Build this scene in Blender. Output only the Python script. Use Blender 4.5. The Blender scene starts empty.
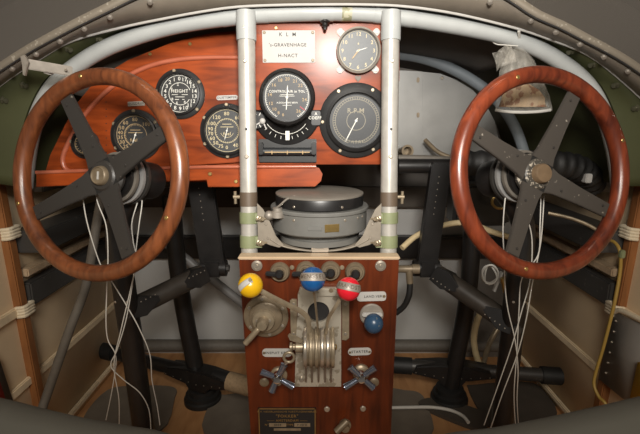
import bpy, bmesh, math, random
from mathutils import Vector, Matrix
random.seed(4)
C = bpy.context.scene.collection
sc = bpy.context.scene
R = math.radians
# ------------------------------------------------------------------ camera
PITCH, F, ZC = R(12), 450.0, .93
cd = bpy.data.cameras.new('camera'); cam = bpy.data.objects.new('camera', cd); C.objects.link(cam)
cam.location = (0, 0, ZC); cam.rotation_euler = (R(90)-PITCH, 0, 0)
cd.sensor_width = 36; cd.lens = F/640*36; cd.clip_start = .01; cd.clip_end = 60
sc.camera = cam
sc.view_settings.view_transform = 'Standard'; sc.view_settings.look = 'None'
sc.view_settings.exposure = 0; sc.view_settings.gamma = 1; sc.view_settings.use_curve_mapping = False
ca, sa = math.cos(PITCH), math.sin(PITCH)
def ray(px, py):
    u, w = (px-320)/F, (217-py)/F
    return Vector((u, ca+w*sa, -sa+w*ca))
O = Vector((0, 0, ZC))
def P(px, py, Y):                       # a measured direction and a real distance give the place of a thing
    d = ray(px, py); return O + d*(Y/d.y)
def zax(p): return p.y*ca - (p.z-ZC)*sa
def psz(p): return zax(p)/F             # metres for one measured unit at p
class Plane:
    def __init__(s, o, up):
        s.o = Vector(o); s.ux = Vector((1,0,0)); s.uy = Vector(up).normalized(); s.n = s.ux.cross(s.uy).normalized()
    def at(s, px, py):
        d = ray(px, py); return O + d*((s.o-O).dot(s.n)/d.dot(s.n))
    def frame(s, p, rot=0):
        ux = s.ux*math.cos(rot)+s.uy*math.sin(rot); uy = s.n.cross(ux)
        return mat(ux, uy, s.n, p)
    def off(s, k): return Plane(s.o+s.n*k, s.uy)
    def loc(s, px, py):
        q = s.at(px, py)-s.o; return (q.dot(s.ux), q.dot(s.uy))
def mat(x, y, z, p):
    return Matrix(((x.x,y.x,z.x,p.x),(x.y,y.y,z.y,p.y),(x.z,y.z,z.z,p.z),(0,0,0,1)))
def frame_z(p, n, hint=Vector((0,0,1))):
    n = n.normalized(); x = hint.cross(n)
    if x.length < 1e-4: x = Vector((1,0,0))
    x.normalize(); return mat(x, n.cross(x), n, p)
# ------------------------------------------------------------------ materials
def hexc(r, g, b):
    f = lambda c: (c/255/12.92) if c/255 <= .04045 else ((c/255+.055)/1.055)**2.4
    return (f(r), f(g), f(b), 1)
def base(name):
    m = bpy.data.materials.new(name); m.use_nodes = True
    return m, m.node_tree.nodes, m.node_tree.links, m.node_tree.nodes['Principled BSDF']
def solid(name, col, rough=.5, metal=0, var=.12, scale=40, bump=.0, spec=.5, coat=0):
    m, N, L, b = base(name)
    tc = N.new('ShaderNodeTexCoord'); nz = N.new('ShaderNodeTexNoise'); nz.inputs['Scale'].default_value = scale
    nz.inputs['Detail'].default_value = 5
    L.new(tc.outputs['Object'], nz.inputs['Vector'])
    rp = N.new('ShaderNodeValToRGB')
    rp.color_ramp.elements[0].position = .3; rp.color_ramp.elements[1].position = .7
    rp.color_ramp.elements[0].color = [c*(1-var) for c in col[:3]]+[1]
    rp.color_ramp.elements[1].color = [min(1, c*(1+var)) for c in col[:3]]+[1]
    L.new(nz.outputs['Fac'], rp.inputs['Fac']); L.new(rp.outputs['Color'], b.inputs['Base Color'])
    b.inputs['Roughness'].default_value = rough; b.inputs['Metallic'].default_value = metal
    b.inputs['Specular IOR Level'].default_value = spec; b.inputs['Coat Weight'].default_value = coat
    if bump:
        bp = N.new('ShaderNodeBump'); bp.inputs['Strength'].default_value = bump; bp.inputs['Distance'].default_value = .002
        L.new(nz.outputs['Fac'], bp.inputs['Height']); L.new(bp.outputs['Normal'], b.inputs['Normal'])
    return m
def worn(name, col, chip, amount=.62, rough=.5, metal=0, scale=60):
    m, N, L, b = base(name)
    tc = N.new('ShaderNodeTexCoord'); nz = N.new('ShaderNodeTexNoise'); nz.inputs['Scale'].default_value = scale; nz.inputs['Detail'].default_value = 8
    L.new(tc.outputs['Object'], nz.inputs['Vector'])
    rp = N.new('ShaderNodeValToRGB'); rp.color_ramp.elements[0].position = amount; rp.color_ramp.elements[1].position = amount+.03
    rp.color_ramp.elements[0].color = col; rp.color_ramp.elements[1].color = chip
    L.new(nz.outputs['Fac'], rp.inputs['Fac']); L.new(rp.outputs['Color'], b.inputs['Base Color'])
    b.inputs['Roughness'].default_value = rough; b.inputs['Metallic'].default_value = metal
    return m
def wood(name, dark, light, stretch=(3,30,30), rough=.35, coat=.3, scale=2.0, coat_rough=.2, spec=.5):
    m, N, L, b = base(name)
    tc = N.new('ShaderNodeTexCoord'); mp = N.new('ShaderNodeMapping'); mp.inputs['Scale'].default_value = stretch
    L.new(tc.outputs['Object'], mp.inputs['Vector'])
    nz = N.new('ShaderNodeTexNoise'); nz.inputs['Scale'].default_value = scale; nz.inputs['Detail'].default_value = 8; nz.inputs['Distortion'].default_value = .6
    n2 = N.new('ShaderNodeTexNoise'); n2.inputs['Scale'].default_value = 9
    L.new(mp.outputs['Vector'], nz.inputs['Vector']); L.new(tc.outputs['Object'], n2.inputs['Vector'])
    mx = N.new('ShaderNodeMath'); mx.operation = 'MULTIPLY_ADD'; mx.inputs[1].default_value = .45
    L.new(n2.outputs['Fac'], mx.inputs[0])
    m3 = N.new('ShaderNodeMath'); m3.operation = 'MULTIPLY'; m3.inputs[1].default_value = .6
    L.new(nz.outputs['Fac'], m3.inputs[0]); L.new(m3.outputs[0], mx.inputs[2])
    rp = N.new('ShaderNodeValToRGB'); rp.color_ramp.elements[0].position = .36; rp.color_ramp.elements[1].position = .66
    rp.color_ramp.elements[0].color = dark; rp.color_ramp.elements[1].color = light
    L.new(mx.outputs[0], rp.inputs['Fac']); L.new(rp.outputs['Color'], b.inputs['Base Color'])
    b.inputs['Roughness'].default_value = rough; b.inputs['Coat Weight'].default_value = coat; b.inputs['Coat Roughness'].default_value = coat_rough
    b.inputs['Specular IOR Level'].default_value = spec
    bp = N.new('ShaderNodeBump'); bp.inputs['Strength'].default_value = .12; bp.inputs['Distance'].default_value = .001
    L.new(nz.outputs['Fac'], bp.inputs['Height']); L.new(bp.outputs['Normal'], b.inputs['Normal'])
    return m
def thin_glass(name, tint=(1,1,1,1), refl=.08, rough=.02, fres=.35):
    m = bpy.data.materials.new(name); m.use_nodes = True; N, L = m.node_tree.nodes, m.node_tree.links
    N.remove(N['Principled BSDF']); out = [n for n in N if n.type == 'OUTPUT_MATERIAL'][0]
    t = N.new('ShaderNodeBsdfTransparent'); t.inputs['Color'].default_value = tint
    g = N.new('ShaderNodeBsdfGlossy'); g.inputs['Roughness'].default_value = rough
    fr = N.new('ShaderNodeLayerWeight'); fr.inputs['Blend'].default_value = .25
    ad = N.new('ShaderNodeMath'); ad.operation = 'MULTIPLY_ADD'; ad.inputs[1].default_value = fres; ad.inputs[2].default_value = refl
    L.new(fr.outputs['Fresnel'], ad.inputs[0])
    mx = N.new('ShaderNodeMixShader'); L.new(ad.outputs[0], mx.inputs['Fac']); L.new(t.outputs[0], mx.inputs[1]); L.new(g.outputs[0], mx.inputs[2])
    L.new(mx.outputs[0], out.inputs['Surface']); return m
def film(name, col, alpha, rough=.25):
    m, N, L, b = base(name)
    b.inputs['Base Color'].default_value = col; b.inputs['Roughness'].default_value = rough; b.inputs['Alpha'].default_value = alpha
    b.inputs['Specular IOR Level'].default_value = .8
    tc = N.new('ShaderNodeTexCoord'); mp = N.new('ShaderNodeMapping'); mp.inputs['Scale'].default_value = (60,60,14)
    nz = N.new('ShaderNodeTexNoise'); nz.inputs['Scale'].default_value = 2; nz.inputs['Detail'].default_value = 4
    L.new(tc.outputs['Object'], mp.inputs['Vector']); L.new(mp.outputs['Vector'], nz.inputs['Vector'])
    bp = N.new('ShaderNodeBump'); bp.inputs['Strength'].default_value = .8; bp.inputs['Distance'].default_value = .006
    L.new(nz.outputs['Fac'], bp.inputs['Height']); L.new(bp.outputs['Normal'], b.inputs['Normal'])
    rp = N.new('ShaderNodeMapRange'); rp.inputs['From Min'].default_value = .35; rp.inputs['From Max'].default_value = .65
    rp.inputs['To Min'].default_value = alpha*.7; rp.inputs['To Max'].default_value = min(1, alpha*1.3)
    L.new(nz.outputs['Fac'], rp.inputs['Value']); L.new(rp.outputs['Result'], b.inputs['Alpha'])
    return m
M = {}
M['panel_wood'] = wood('mahogany panel', hexc(92,36,11), hexc(160,70,26), (4,25,25), .42, .17, 2, .2, .15)
M['pedestal_wood'] = wood('mahogany pedestal', hexc(58,23,9), hexc(98,42,17), (28,28,3), .4, .08, 2, .2, .25)
M['molding'] = wood('mahogany molding', hexc(150,74,50), hexc(182,104,78), (4,25,25), .3, .4)
M['rim_wood_left'] = wood('wheel wood brown', hexc(72,37,20), hexc(132,75,42), (60,60,9), .34, .35, 1.3, .2)
M['rim_wood_right'] = wood('wheel wood red', hexc(70,26,14), hexc(130,58,32), (60,60,9), .32, .35, 1.3, .2)
M['light_wood'] = wood('light wood', hexc(170,146,118), hexc(200,176,146), (3,20,20), .5, 0)
M['frame_wood'] = wood('frame wood', hexc(116,72,38), hexc(156,102,58), (25,25,3), .5, .1)
M['ply'] = wood('floor ply', hexc(164,116,74), hexc(194,146,98), (20,3,20), .6, 0)
M['arch'] = solid('pale grey paint', hexc(166,168,166), .38, 0, .05, 30, spec=.5)
M['alu_paint'] = solid('silver paint', hexc(178,174,166), .36, .25, .1, 60)
M['alu'] = solid('aluminium sheet', hexc(126,125,122), .45, .5, .12, 14)
M['alu_dull'] = solid('dull aluminium', hexc(150,142,132), .5, .4, .18, 50)
M['cast'] = worn('cast aluminium', hexc(196,188,172), hexc(160,150,132), .55, .45, .55, 50)
M['steel'] = solid('polished steel', hexc(180,170,156), .3, .7, .1, 30)
M['chrome'] = solid('chrome', hexc(214,214,214), .12, 1, .03, 20)
M['bluechrome'] = solid('blued chrome', hexc(142,150,168), .2, .85, .1, 60)
M['nickel'] = solid('tarnished nickel', hexc(150,136,114), .38, .45, .22, 60)
M['brass'] = solid('dull brass', hexc(172,146,92), .35, .85, .15, 60)
M['bronze'] = solid('grey bronze', hexc(120,106,86), .45, .3, .2, 50)
M['black'] = solid('black enamel', hexc(30,29,29), .38, 0, .2, 40)
M['black_flange'] = solid('black instrument case', hexc(42,42,42), .42, 0, .12, 60)
M['black_metal'] = solid('black painted steel', hexc(28,26,25), .36, 0, .25, 35, spec=.5)
M['link_tube'] = solid('worn dark tube', hexc(58,52,46), .4, .1, .2, 30)
M['gusset'] = solid('bracket metal', hexc(128,119,106), .5, .25, .15, 50)
M['pad'] = solid('worn cloth padding', hexc(140,118,90), .8, 0, .15, 120, .3)
M['cap_tan'] = solid('tan cap', hexc(112,92,70), .5, .1, .15, 60)
M['nut_green'] = solid('olive nut', hexc(86,84,66), .5, .2, .1, 60)
M['ink_dim'] = solid('dial dim ink', hexc(150,142,122), .6, 0, .03)
M['rubber'] = solid('black rubber', hexc(24,23,22), .6, 0, .2, 50)
M['spoke'] = worn('grey black worn paint', hexc(54,51,48), hexc(120,114,104), .7, .42, .1, 120)
M['spoke_right'] = worn('grey worn paint chipped', hexc(70,65,60), hexc(150,142,130), .68, .42, .1, 120)
M['hub_chip'] = worn('chipped hub paint', hexc(70,66,60), hexc(170,160,145), .55, .45, .1, 170)
M['dial'] = solid('dial black', hexc(34,34,34), .5, 0, .1, 90)
M['dial_grey'] = solid('dial grey black', hexc(34,36,38), .5, 0, .1, 60)
M['dial_clock'] = solid('clock dial', hexc(50,55,57), .45, 0, .1, 60)
M['ink_white'] = solid('dial white', hexc(226,224,214), .6, 0, .03)
M['ink_cream'] = solid('dial cream', hexc(206,190,150), .6, 0, .03)
M['ink_tan'] = solid('dial tan', hexc(176,150,110), .6, 0, .03)
M['ink_black'] = solid('engraved black', hexc(28,26,26), .6, 0, .03)
M['ink_red'] = solid('dial red mark', hexc(170,60,70), .6, 0, .03)
M['glass'] = thin_glass('gauge glass', (.97,.97,.97,1), .004, .45, .12)
M['window'] = thin_glass('windscreen', (.92,.90,.87,1), .03, .05)
M['plate'] = solid('white metal plate', hexc(176,173,168), .55, 0, .04, 40)
M['yellow'] = solid('yellow knob', hexc(226,176,20), .28, 0, .08, 30, coat=.4)
M['blue'] = solid('blue knob', hexc(20,76,130), .26, 0, .15, 60, coat=.4)
M['blue_worn'] = worn('worn blue knob', hexc(44,70,96), hexc(110,112,108), .66, .3, 0, 90)
M['red'] = solid('red knob', hexc(206,28,44), .28, 0, .12, 60, coat=.4)
M['green_skin'] = solid('olive green skin', hexc(68,70,44), .6, 0, .1, 8, spec=.3)
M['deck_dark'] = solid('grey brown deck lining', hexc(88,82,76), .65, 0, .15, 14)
M['strip'] = solid('grey brown frame strip', hexc(122,113,101), .55, .05, .08, 30)
M['strip_light'] = worn('worn frame edge', hexc(126,117,104), hexc(160,152,138), .62, .45, .2, 160)
M['cream'] = solid('cream fabric wall', hexc(226,202,168), .75, 0, .06, 7, .05)
M['cream_strip'] = solid('cream batten', hexc(230,210,178), .7, 0, .08, 60, .1)
M['cloth'] = solid('cloth lashing', hexc(222,208,182), .85, 0, .08, 200, .4)
M['grey_wall'] = solid('grey bulkhead', hexc(176,174,170), .6, 0, .05, 5)
M['board'] = worn('black board', hexc(66,64,62), hexc(98,92,86), .66, .5, 0, 60)
M['mat'] = solid('grey floor mat', hexc(112,102,90), .75, 0, .1, 20)
M['mat_dark'] = solid('dark floor mat', hexc(74,66,58), .75, 0, .1, 20)
M['hose'] = solid('grey hose', hexc(98,92,84), .6, 0, .1, 80)
M['wire'] = solid('white cable', hexc(198,194,186), .45, 0, .05)
M['wire_yellow'] = solid('yellow cable', hexc(160,130,62), .45, 0, .05)
M['wire_tan'] = solid('tan rope', hexc(196,176,136), .7, 0, .1)
M['grey_tube'] = solid('grey painted tube', hexc(130,128,126), .45, 0, .08)
M['compass_grey'] = solid('compass grey paint', hexc(108,107,103), .45, 0, .06, 50)
M['compass_lid'] = solid('compass lid', hexc(118,112,103), .55, .1, .08, 25)
M['clamp_green'] = solid('pale green clamp', hexc(128,134,100), .5, 0, .08, 60)
M['tape_brown'] = solid('brown tape', hexc(96,82,68), .5, 0, .08, 60)
M['tape_olive'] = worn('olive tape', hexc(136,134,106), hexc(176,172,150), .55, .4, 0, 60)
M['sill'] = solid('grey sill', hexc(92,90,82), .6, 0, .06, 12)
M['grey_box'] = solid('grey sheet box', hexc(142,136,130), .45, .3, .06, 10)
M['red_paint'] = solid('red stripe', hexc(176,42,30), .5, 0, .05)
M['yellow_paint'] = solid('yellow panel', hexc(206,160,40), .5, 0, .05)
M['bag'] = film('clear plastic bag', hexc(226,220,208), .18)
M['bag_stuff'] = worn('bag contents', hexc(190,160,122), hexc(140,88,46), .52, .6, 0, 55)
M['arch_far'] = solid('blue grey paint', hexc(112,118,122), .5, 0, .08, 30)
# ------------------------------------------------------------------ mesh helpers
class MB:
    def __init__(s): s.bm = bmesh.new()
    def _xf(s, vs, m):
        for v in vs: v.co = m @ v.co
    def box(s, m, sx, sy, sz, bev=0):
        r = bmesh.ops.create_cube(s.bm, size=1); vs = r['verts']
        for v in vs: v.co = Vector((v.co.x*sx, v.co.y*sy, v.co.z*sz))
        if bev:
            es = list({e for v in vs for e in v.link_edges})
            q = bmesh.ops.bevel(s.bm, geom=es, offset=bev, segments=2, affect='EDGES')
            vs = list({v for f in q['faces'] for v in f.verts} | {v for v in vs if v.is_valid})
        s._xf(vs, m); return s
    def lathe(s, m, prof, seg=40, a0=0, a1=2*math.pi, cap=True):
        full = abs(a1-a0-2*math.pi) < 1e-6; rings = []
        n = seg if full else seg+1
        for (r, z) in prof:
            if r < 1e-7: rings.append([s.bm.verts.new(m @ Vector((0,0,z)))])
            else: rings.append([s.bm.verts.new(m @ Vector((r*math.cos(a0+(a1-a0)*i/seg), r*math.sin(a0+(a1-a0)*i/seg), z))) for i in range(n)])
        for a, b in zip(rings, rings[1:]):
            for i in range(seg):
                j = (i+1) % n
                if len(a) == 1 and len(b) == 1: continue
                try:
                    if len(a) == 1: s.bm.faces.new((a[0], b[i], b[j]))
                    elif len(b) == 1: s.bm.faces.new((a[i], a[j], b[0]))
                    else: s.bm.faces.new((a[i], a[j], b[j], b[i]))
                except ValueError: pass
        return s
    def cyl(s, p0, p1, r, r1=None, seg=20):
        r1 = r if r1 is None else r1; d = p1-p0; L = d.length
        return s.lathe(frame_z(p0, d, Vector((0.3,1,.2))), [(0,0),(r,0),(r1,L),(0,L)], seg)
    def tube(s, pts, r, closed=False, seg=12, sub=6, flat=None, cap=True):
        pts = [Vector(p) for p in pts]
        if sub > 1: pts = spline(pts, sub, closed)
        n = len(pts); rings = []; prev = None
        for i, p in enumerate(pts):
            if closed: t = pts[(i+1) % n]-pts[i-1]
            else: t = pts[min(i+1, n-1)]-pts[max(i-1, 0)]
            t.normalize()
            if prev is None:
                h = Vector((0,0,1)) if abs(t.z) < .9 else Vector((1,0,0))
                x = h.cross(t).normalized()
            else: x = (prev - t*prev.dot(t)).normalized()
            prev = x; y = t.cross(x)
            rr = r(i/(n-1)) if callable(r) else r
            fx, fy = flat or (1, 1)
            rings.append([s.bm.verts.new(p + x*rr*fx*math.cos(2*math.pi*k/seg) + y*rr*fy*math.sin(2*math.pi*k/seg)) for k in range(seg)])
        for i in range(n if closed else n-1):
            a, b = rings[i], rings[(i+1) % n]
            for k in range(seg): s.bm.faces.new((a[k], a[(k+1) % seg], b[(k+1) % seg], b[k]))
        if not closed and cap:
            s.bm.faces.new(rings[0][::-1]); s.bm.faces.new(rings[-1])
        return s
    def prism(s, m, pts, t, bev=0, z0=0):
        vs = [s.bm.verts.new(Vector((x, y, z0))) for x, y in pts]
        f = s.bm.faces.new(vs)
        if f.normal.z < 0 or (f.normal_update() or f.normal.z < 0): f.normal_flip()
        q = bmesh.ops.extrude_face_region(s.bm, geom=[f]); top = [v for v in q['geom'] if isinstance(v, bmesh.types.BMVert)]
        for v in top: v.co.z += t
        allv = vs+top
        if bev:
            tf = [g for g in q['geom'] if isinstance(g, bmesh.types.BMFace)][0]
            b = bmesh.ops.bevel(s.bm, geom=list(tf.edges), offset=bev, segments=2, affect='EDGES')
            allv = list({v for v in allv if v.is_valid} | {v for ff in b['faces'] for v in ff.verts})
        s._xf(allv, m); return s
    def ball(s, m, r, sc_=(1,1,1), u=28, v=18):
        q = bmesh.ops.create_uvsphere(s.bm, u_segments=u, v_segments=v, radius=r)
        for w in q['verts']: w.co = m @ Vector((w.co.x*sc_[0], w.co.y*sc_[1], w.co.z*sc_[2]))
        return s
    def grid(s, rows):
        vr = [[s.bm.verts.new(p) for p in row] for row in rows]
        for a, b in zip(vr, vr[1:]):
            for i in range(len(a)-1): s.bm.faces.new((a[i], a[i+1], b[i+1], b[i]))
        return s
    def text(s, txt, m, size, align='CENTER', bold=.01):
        cu = bpy.data.curves.new('t', 'FONT'); cu.body = txt; cu.size = size; cu.align_x = align; cu.align_y = 'CENTER'; cu.resolution_u = 2
        cu.extrude = .00012; cu.offset = size*bold; cu.space_character = 1.12
        o = bpy.data.objects.new('t', cu); C.objects.link(o)
        dg = bpy.context.evaluated_depsgraph_get(); me = bpy.data.meshes.new_from_object(o.evaluated_get(dg))
        n0 = len(s.bm.verts); s.bm.from_mesh(me); s.bm.verts.ensure_lookup_table()
        for i in range(n0, len(s.bm.verts)): s.bm.verts[i].co = m @ s.bm.verts[i].co
        bpy.data.objects.remove(o); bpy.data.curves.remove(cu); bpy.data.meshes.remove(me); return s
def spline(pts, sub, closed=False):
    out = []; n = len(pts)
    for i in range(n if closed else n-1):
        if closed: p0, p1, p2, p3 = pts[i-1], pts[i], pts[(i+1) % n], pts[(i+2) % n]
        else: p0, p1, p2, p3 = pts[max(i-1,0)], pts[i], pts[i+1], pts[min(i+2,n-1)]
        for k in range(sub):
            t = k/sub
            out.append(.5*((2*p1)+(p2-p0)*t+(2*p0-5*p1+4*p2-p3)*t*t+(3*p1-p0-3*p2+p3)*t**3))
    if not closed: out.append(pts[-1].copy())
    return out
def origin(o):
    v = Vector((0,0,0)); p = o
    while p: v += p.location; p = p.parent
    return v
def obj(name, mb, mat_, parent=None, smooth=True, solidify=0, angle=38):
    bm = mb.bm; bmesh.ops.remove_doubles(bm, verts=bm.verts, dist=1e-7)
    bmesh.ops.recalc_face_normals(bm, faces=bm.faces)
    me = bpy.data.meshes.new(name); bm.to_mesh(me); bm.free()
    o = bpy.data.objects.new(name, me); C.objects.link(o)
    xs = [v.co for v in me.vertices]
    if parent is None:
        c = Vector(((min(v.x for v in xs)+max(v.x for v in xs))/2, (min(v.y for v in xs)+max(v.y for v in xs))/2, min(v.z for v in xs)))
        me.transform(Matrix.Translation(-c)); o.location = c
    else:
        c = origin(parent); me.transform(Matrix.Translation(-c)); o.parent = parent
    me.materials.append(M[mat_] if isinstance(mat_, str) else mat_)
    if smooth:
        me.shade_smooth()
        try: me.set_sharp_from_angle(angle=R(angle))
        except Exception: pass
    if solidify:
        md = o.modifiers.new('solid', 'SOLIDIFY'); md.thickness = solidify; md.offset = 0
    return o
def tag(o, label, cat, group=None):
    o['label'] = label; o['category'] = cat
    if group: o['group'] = group
    return o
def thing(name, label, cat, loc, group=None):
    o = bpy.data.objects.new(name, None); C.objects.link(o); o.location = loc; o.empty_display_size = .02
    return tag(o, label, cat, group)
def struct(name, mb, mat_, solidify=0, parent=None):
    o = obj(name, mb, mat_, parent, solidify=solidify)
    if parent is None: o['kind'] = 'structure'
    return o
def copy_part(o, d, parent=None):
    c = o.copy(); C.objects.link(c); c.location = o.location + d
    if parent: c.parent = parent
    return c
def screw_mb(m, r, h=None):
    h = h or r*.5; b = MB()
    b.lathe(m, [(r,0),(r,h*.5),(r*.75,h),(r*.14,h*1.02),(0,h*1.02)], 16)
    b.box(m @ Matrix.Translation((0,0,h*1.0)) @ Matrix.Rotation(random.uniform(0,3), 4, 'Z'), r*1.5, r*.22, h*.12)
    return b
def screws(plane, pts, rpx, mat_, parent, name='screw', h=None):
    for (px, py) in pts:
        p = plane.at(px, py); obj(name, screw_mb(plane.frame(p), rpx*psz(p), h), mat_, parent)
# ------------------------------------------------------------------ planes
up_t = Vector((0, math.tan(R(5.7)), 1))
TUBE = Plane(P(320, 255, .92), up_t)           # plane of the two uprights
CP = Plane((0, .992, 1.0), (0,-.012,1))                            # face of the centre panel
LP = TUBE.off(-.085)                            # face of the raised part of the left panel
LB = TUBE.off(-.097)                            # its backing board
PED = Plane((0, .87, 0), (0,0,1))
# ------------------------------------------------------------------ setting
def wx(z): return .790+.04*z
b = MB(); b.box(Matrix.Translation((0,1.1,-.01)), 1.66, 1.5, .02); struct('floor', b, 'ply')
b = MB(); b.box(Matrix.Translation((0,1.70,.40)), 1.66, .02, .84); struct('wall_front', b, 'grey_wall')
for s, nm in ((-1,'left'),(1,'right')):
    b = MB(); b.grid([[Vector((s*wx(z), y, z)) for y in (.35,.8,1.2,1.7)] for z in (0,.3,.6,.82)]); struct('wall_'+nm, b, 'cream', .008)
    # battens along the fabric
    for i, z in enumerate((.24,.03)):
        b = MB(); b.box(Matrix.Translation((s*(wx(z)-.008), 1.04, z)), .012, 1.30, .024 if i == 0 else .018, .003)
        o = struct('trim_%d' % (1+i+(0 if s < 0 else 2)), b, 'cream_strip')
    b = MB(); b.box(Matrix.Translation((s*(wx(.44)-.010), .75, .44)), .014, .72, .026, .003); struct('trim_%d' % (5 if s < 0 else 6), b, 'cream_strip')
edge = [(320,4.5),(280,5),(236,7),(200,12),(165,18.5),(124,27),(75,40),(45,56),(0,86),(-40,122),(-75,172)]
edger = [(320,4.5),(360,4.5),(400,6),(440,11),(475,18),(520,29.5),(550,39.5),(582,52),(606,68),(640,98),(676,135),(712,185)]
arch = [(25,187),(29,150),(37,117),(52,88),(76,66),(112,45.5),(169,27),(236,16.5),(280,13.5),(320,12.5),(360,13),(400,17),(475,29.5),(520,41),(557,59.5),(586,83),(603,112),(614,150),(619,187)]
E_ = [P(x, y, .95+.04*min(1, abs(x-320)/300)) for x, y in edge[::-1]+edger[1:]]
def archY(x): return .972+.05*min(1, abs(x-320)/300)
A_ = [P(x, y, archY(x)) for x, y in arch]
E_s, A_s = spline(E_, 8), spline(A_, 8)
def resample(pts, n):
    L = [0]
    for a, c in zip(pts, pts[1:]): L.append(L[-1]+(c-a).length)
    out = []; j = 0
    for i in range(n):
        t = L[-1]*i/(n-1)
        while j < len(L)-2 and L[j+1] < t: j += 1
        f = (t-L[j])/max(1e-9, L[j+1]-L[j]); out.append(pts[j].lerp(pts[j+1], f))
    return out
NS = 81
Er, Ar = resample(E_s, NS), resample(A_s, NS)
cen = Vector((0, 0, .72))
def outw(p, k):                                   # away from the middle of the fuselage section
    d = Vector((p.x-cen.x, 0, p.z-cen.z)).normalized(); return p + d*k
A2 = [outw(p, .024) for p in Ar]
B2 = [Vector((p.x*.97, 1.71, ZC+(p.z-ZC)*1.0-.01)) for p in A2]
rows = [Er, [e.lerp(a, .5) for e, a in zip(Er, A2)], A2] + [[a.lerp(c, t) for a, c in zip(A2, B2)] for t in (.33,.66,1)]
b = MB(); b.grid(rows); struct('ceiling', b, 'green_skin', .004)
# bright sheet edge
b = MB(); b.tube([p+Vector((0,-.004,-.001)) for p in Er], .0026, seg=8, sub=1); struct('trim_7', b, 'plate')
# frame strip rising towards the pilots and riveted rail
rail_l = [(320,-52),(250,-40),(190,-21),(140,-1),(110,13.5),(84,26),(60,38.5),(36,51.5),(12,66.5),(-30,96),(-75,140)]
rail_r = [(320,-52),(390,-42),(455,-22),(500,-2),(531,18),(556,29),(580,41.5),(604,54),(628,68.5),(664,96),(715,150)]
RY = .925
RR = resample(spline([P(x, y, RY) for x, y in rail_l[::-1]+rail_r[1:]], 8), NS)
b = MB(); b.grid([Er, [e.lerp(r, .5) for e, r in zip(Er, RR)], RR]); struct('trim_8', b, 'strip', .003)
up = Vector((0, -.55, .83))
rail2 = [p + Vector((0,-.008,.004)) + Vector((p.x,0,p.z-.72)).normalized()*.013 for p in RR]
b = MB(); b.grid([[p+Vector((0,-.004,0)) for p in RR], rail2]); o = struct('trim_9', b, 'strip_light', .006)
rv = thing('rivet_row', 'row of round bolt heads along the windscreen frame strip', 'bolts', RR[NS//2]); rv['kind'] = 'structure'
rv.name = 'trim_10'
del rv['label']; del rv['category']
rvm = None
rpx = [(110,17),(84,28.5),(60,41),(36,54),(12,68.5),(531,20.5),(556,32),(580,44),(604,56.5),(628,71),(150,2),(490,2)]
for x, y in rpx:
    p = P(x, y-.5, RY+.004); d = (Vector((0,0,.8))-Vector((p.x,p.y,p.z))); d = Vector((-p.x*.3,-.6,-.75))
    b = MB(); k = psz(p); b.lathe(frame_z(p, d), [(3*k,0),(3*k,1.2*k),(2.2*k,3*k),(0,3.6*k)], 8); obj('bolt_head', b, 'alu_dull', rv, angle=20)
# nuts on the green skin
sk = thing('x', 'x', 'x', (0,.95,1)); sk.name = 'trim_11'; sk['kind'] = 'structure'; del sk['label']; del sk['category']
for x, y in [(68,50),(22,81),(3,101),(98,38),(570,50),(594,66),(617,82),(634,105),(543,42)]:
    px_in = 320+(x-320)*1.0
    # nearest place on the skin between edge and arch
    best = None
    for e, a in zip(Er, A2):
        for t in (.25,.4,.55,.7,.85):
            q = e.lerp(a, t); v = q-O; zz = zax(q); sx = 320+F*v.x/zz; sy = 217-F*(v.y*sa+v.z*ca)/zz
            dd = (sx-x)**2+(sy-y)**2
            if best is None or dd < best[0]: best = (dd, q)
    q = best[1]; nrm = Vector((-q.x, -.2, .72-q.z)).normalized(); k = psz(q)
    b = MB(); b.lathe(frame_z(q, nrm), [(4*k,0),(4*k,1*k),(2.6*k,1.5*k),(2.6*k,4.5*k),(0,5*k)], 6); obj('bolt_head', b, 'nut_green', sk, angle=20)
b = MB(); b.tube([p+Vector((0,-.009,0)) for p in RR], .0017, seg=8, sub=1); struct('trim_14', b, 'ink_black')
# windscreen panes
def pane(i0, i1, name):
    lo = rail2[i0:i1]
    hi = [p + Vector((p.x*.05, -.34, .30)) for p in lo]
    b = MB(); b.grid([lo, [a.lerp(c, .5)+Vector((0,0,.02)) for a, c in zip(lo, hi)], hi]); return struct(name, b, 'window', .004)
w1 = pane(0, 38, 'window_1'); w2 = pane(43, NS, 'window_2')
for w, i in ((w1, 38), (w2, 42)):
    p = rail2[i]; b = MB(); b.tube([p, p+Vector((p.x*.05,-.34,.30))], .012, sub=1); obj('window_frame', b, 'strip_light', w)
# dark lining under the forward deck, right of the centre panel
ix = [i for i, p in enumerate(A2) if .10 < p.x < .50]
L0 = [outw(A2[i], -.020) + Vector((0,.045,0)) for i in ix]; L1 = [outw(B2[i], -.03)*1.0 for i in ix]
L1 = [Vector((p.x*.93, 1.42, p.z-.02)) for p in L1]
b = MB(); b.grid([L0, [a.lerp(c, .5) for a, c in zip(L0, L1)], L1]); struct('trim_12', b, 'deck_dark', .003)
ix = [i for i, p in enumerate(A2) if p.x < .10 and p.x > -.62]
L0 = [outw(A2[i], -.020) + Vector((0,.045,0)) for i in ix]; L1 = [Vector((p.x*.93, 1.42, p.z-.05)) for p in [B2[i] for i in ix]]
b = MB(); b.grid([L0, [a.lerp(c, .5) for a, c in zip(L0, L1)], L1]); struct('trim_13', b, 'deck_dark', .003)
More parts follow.
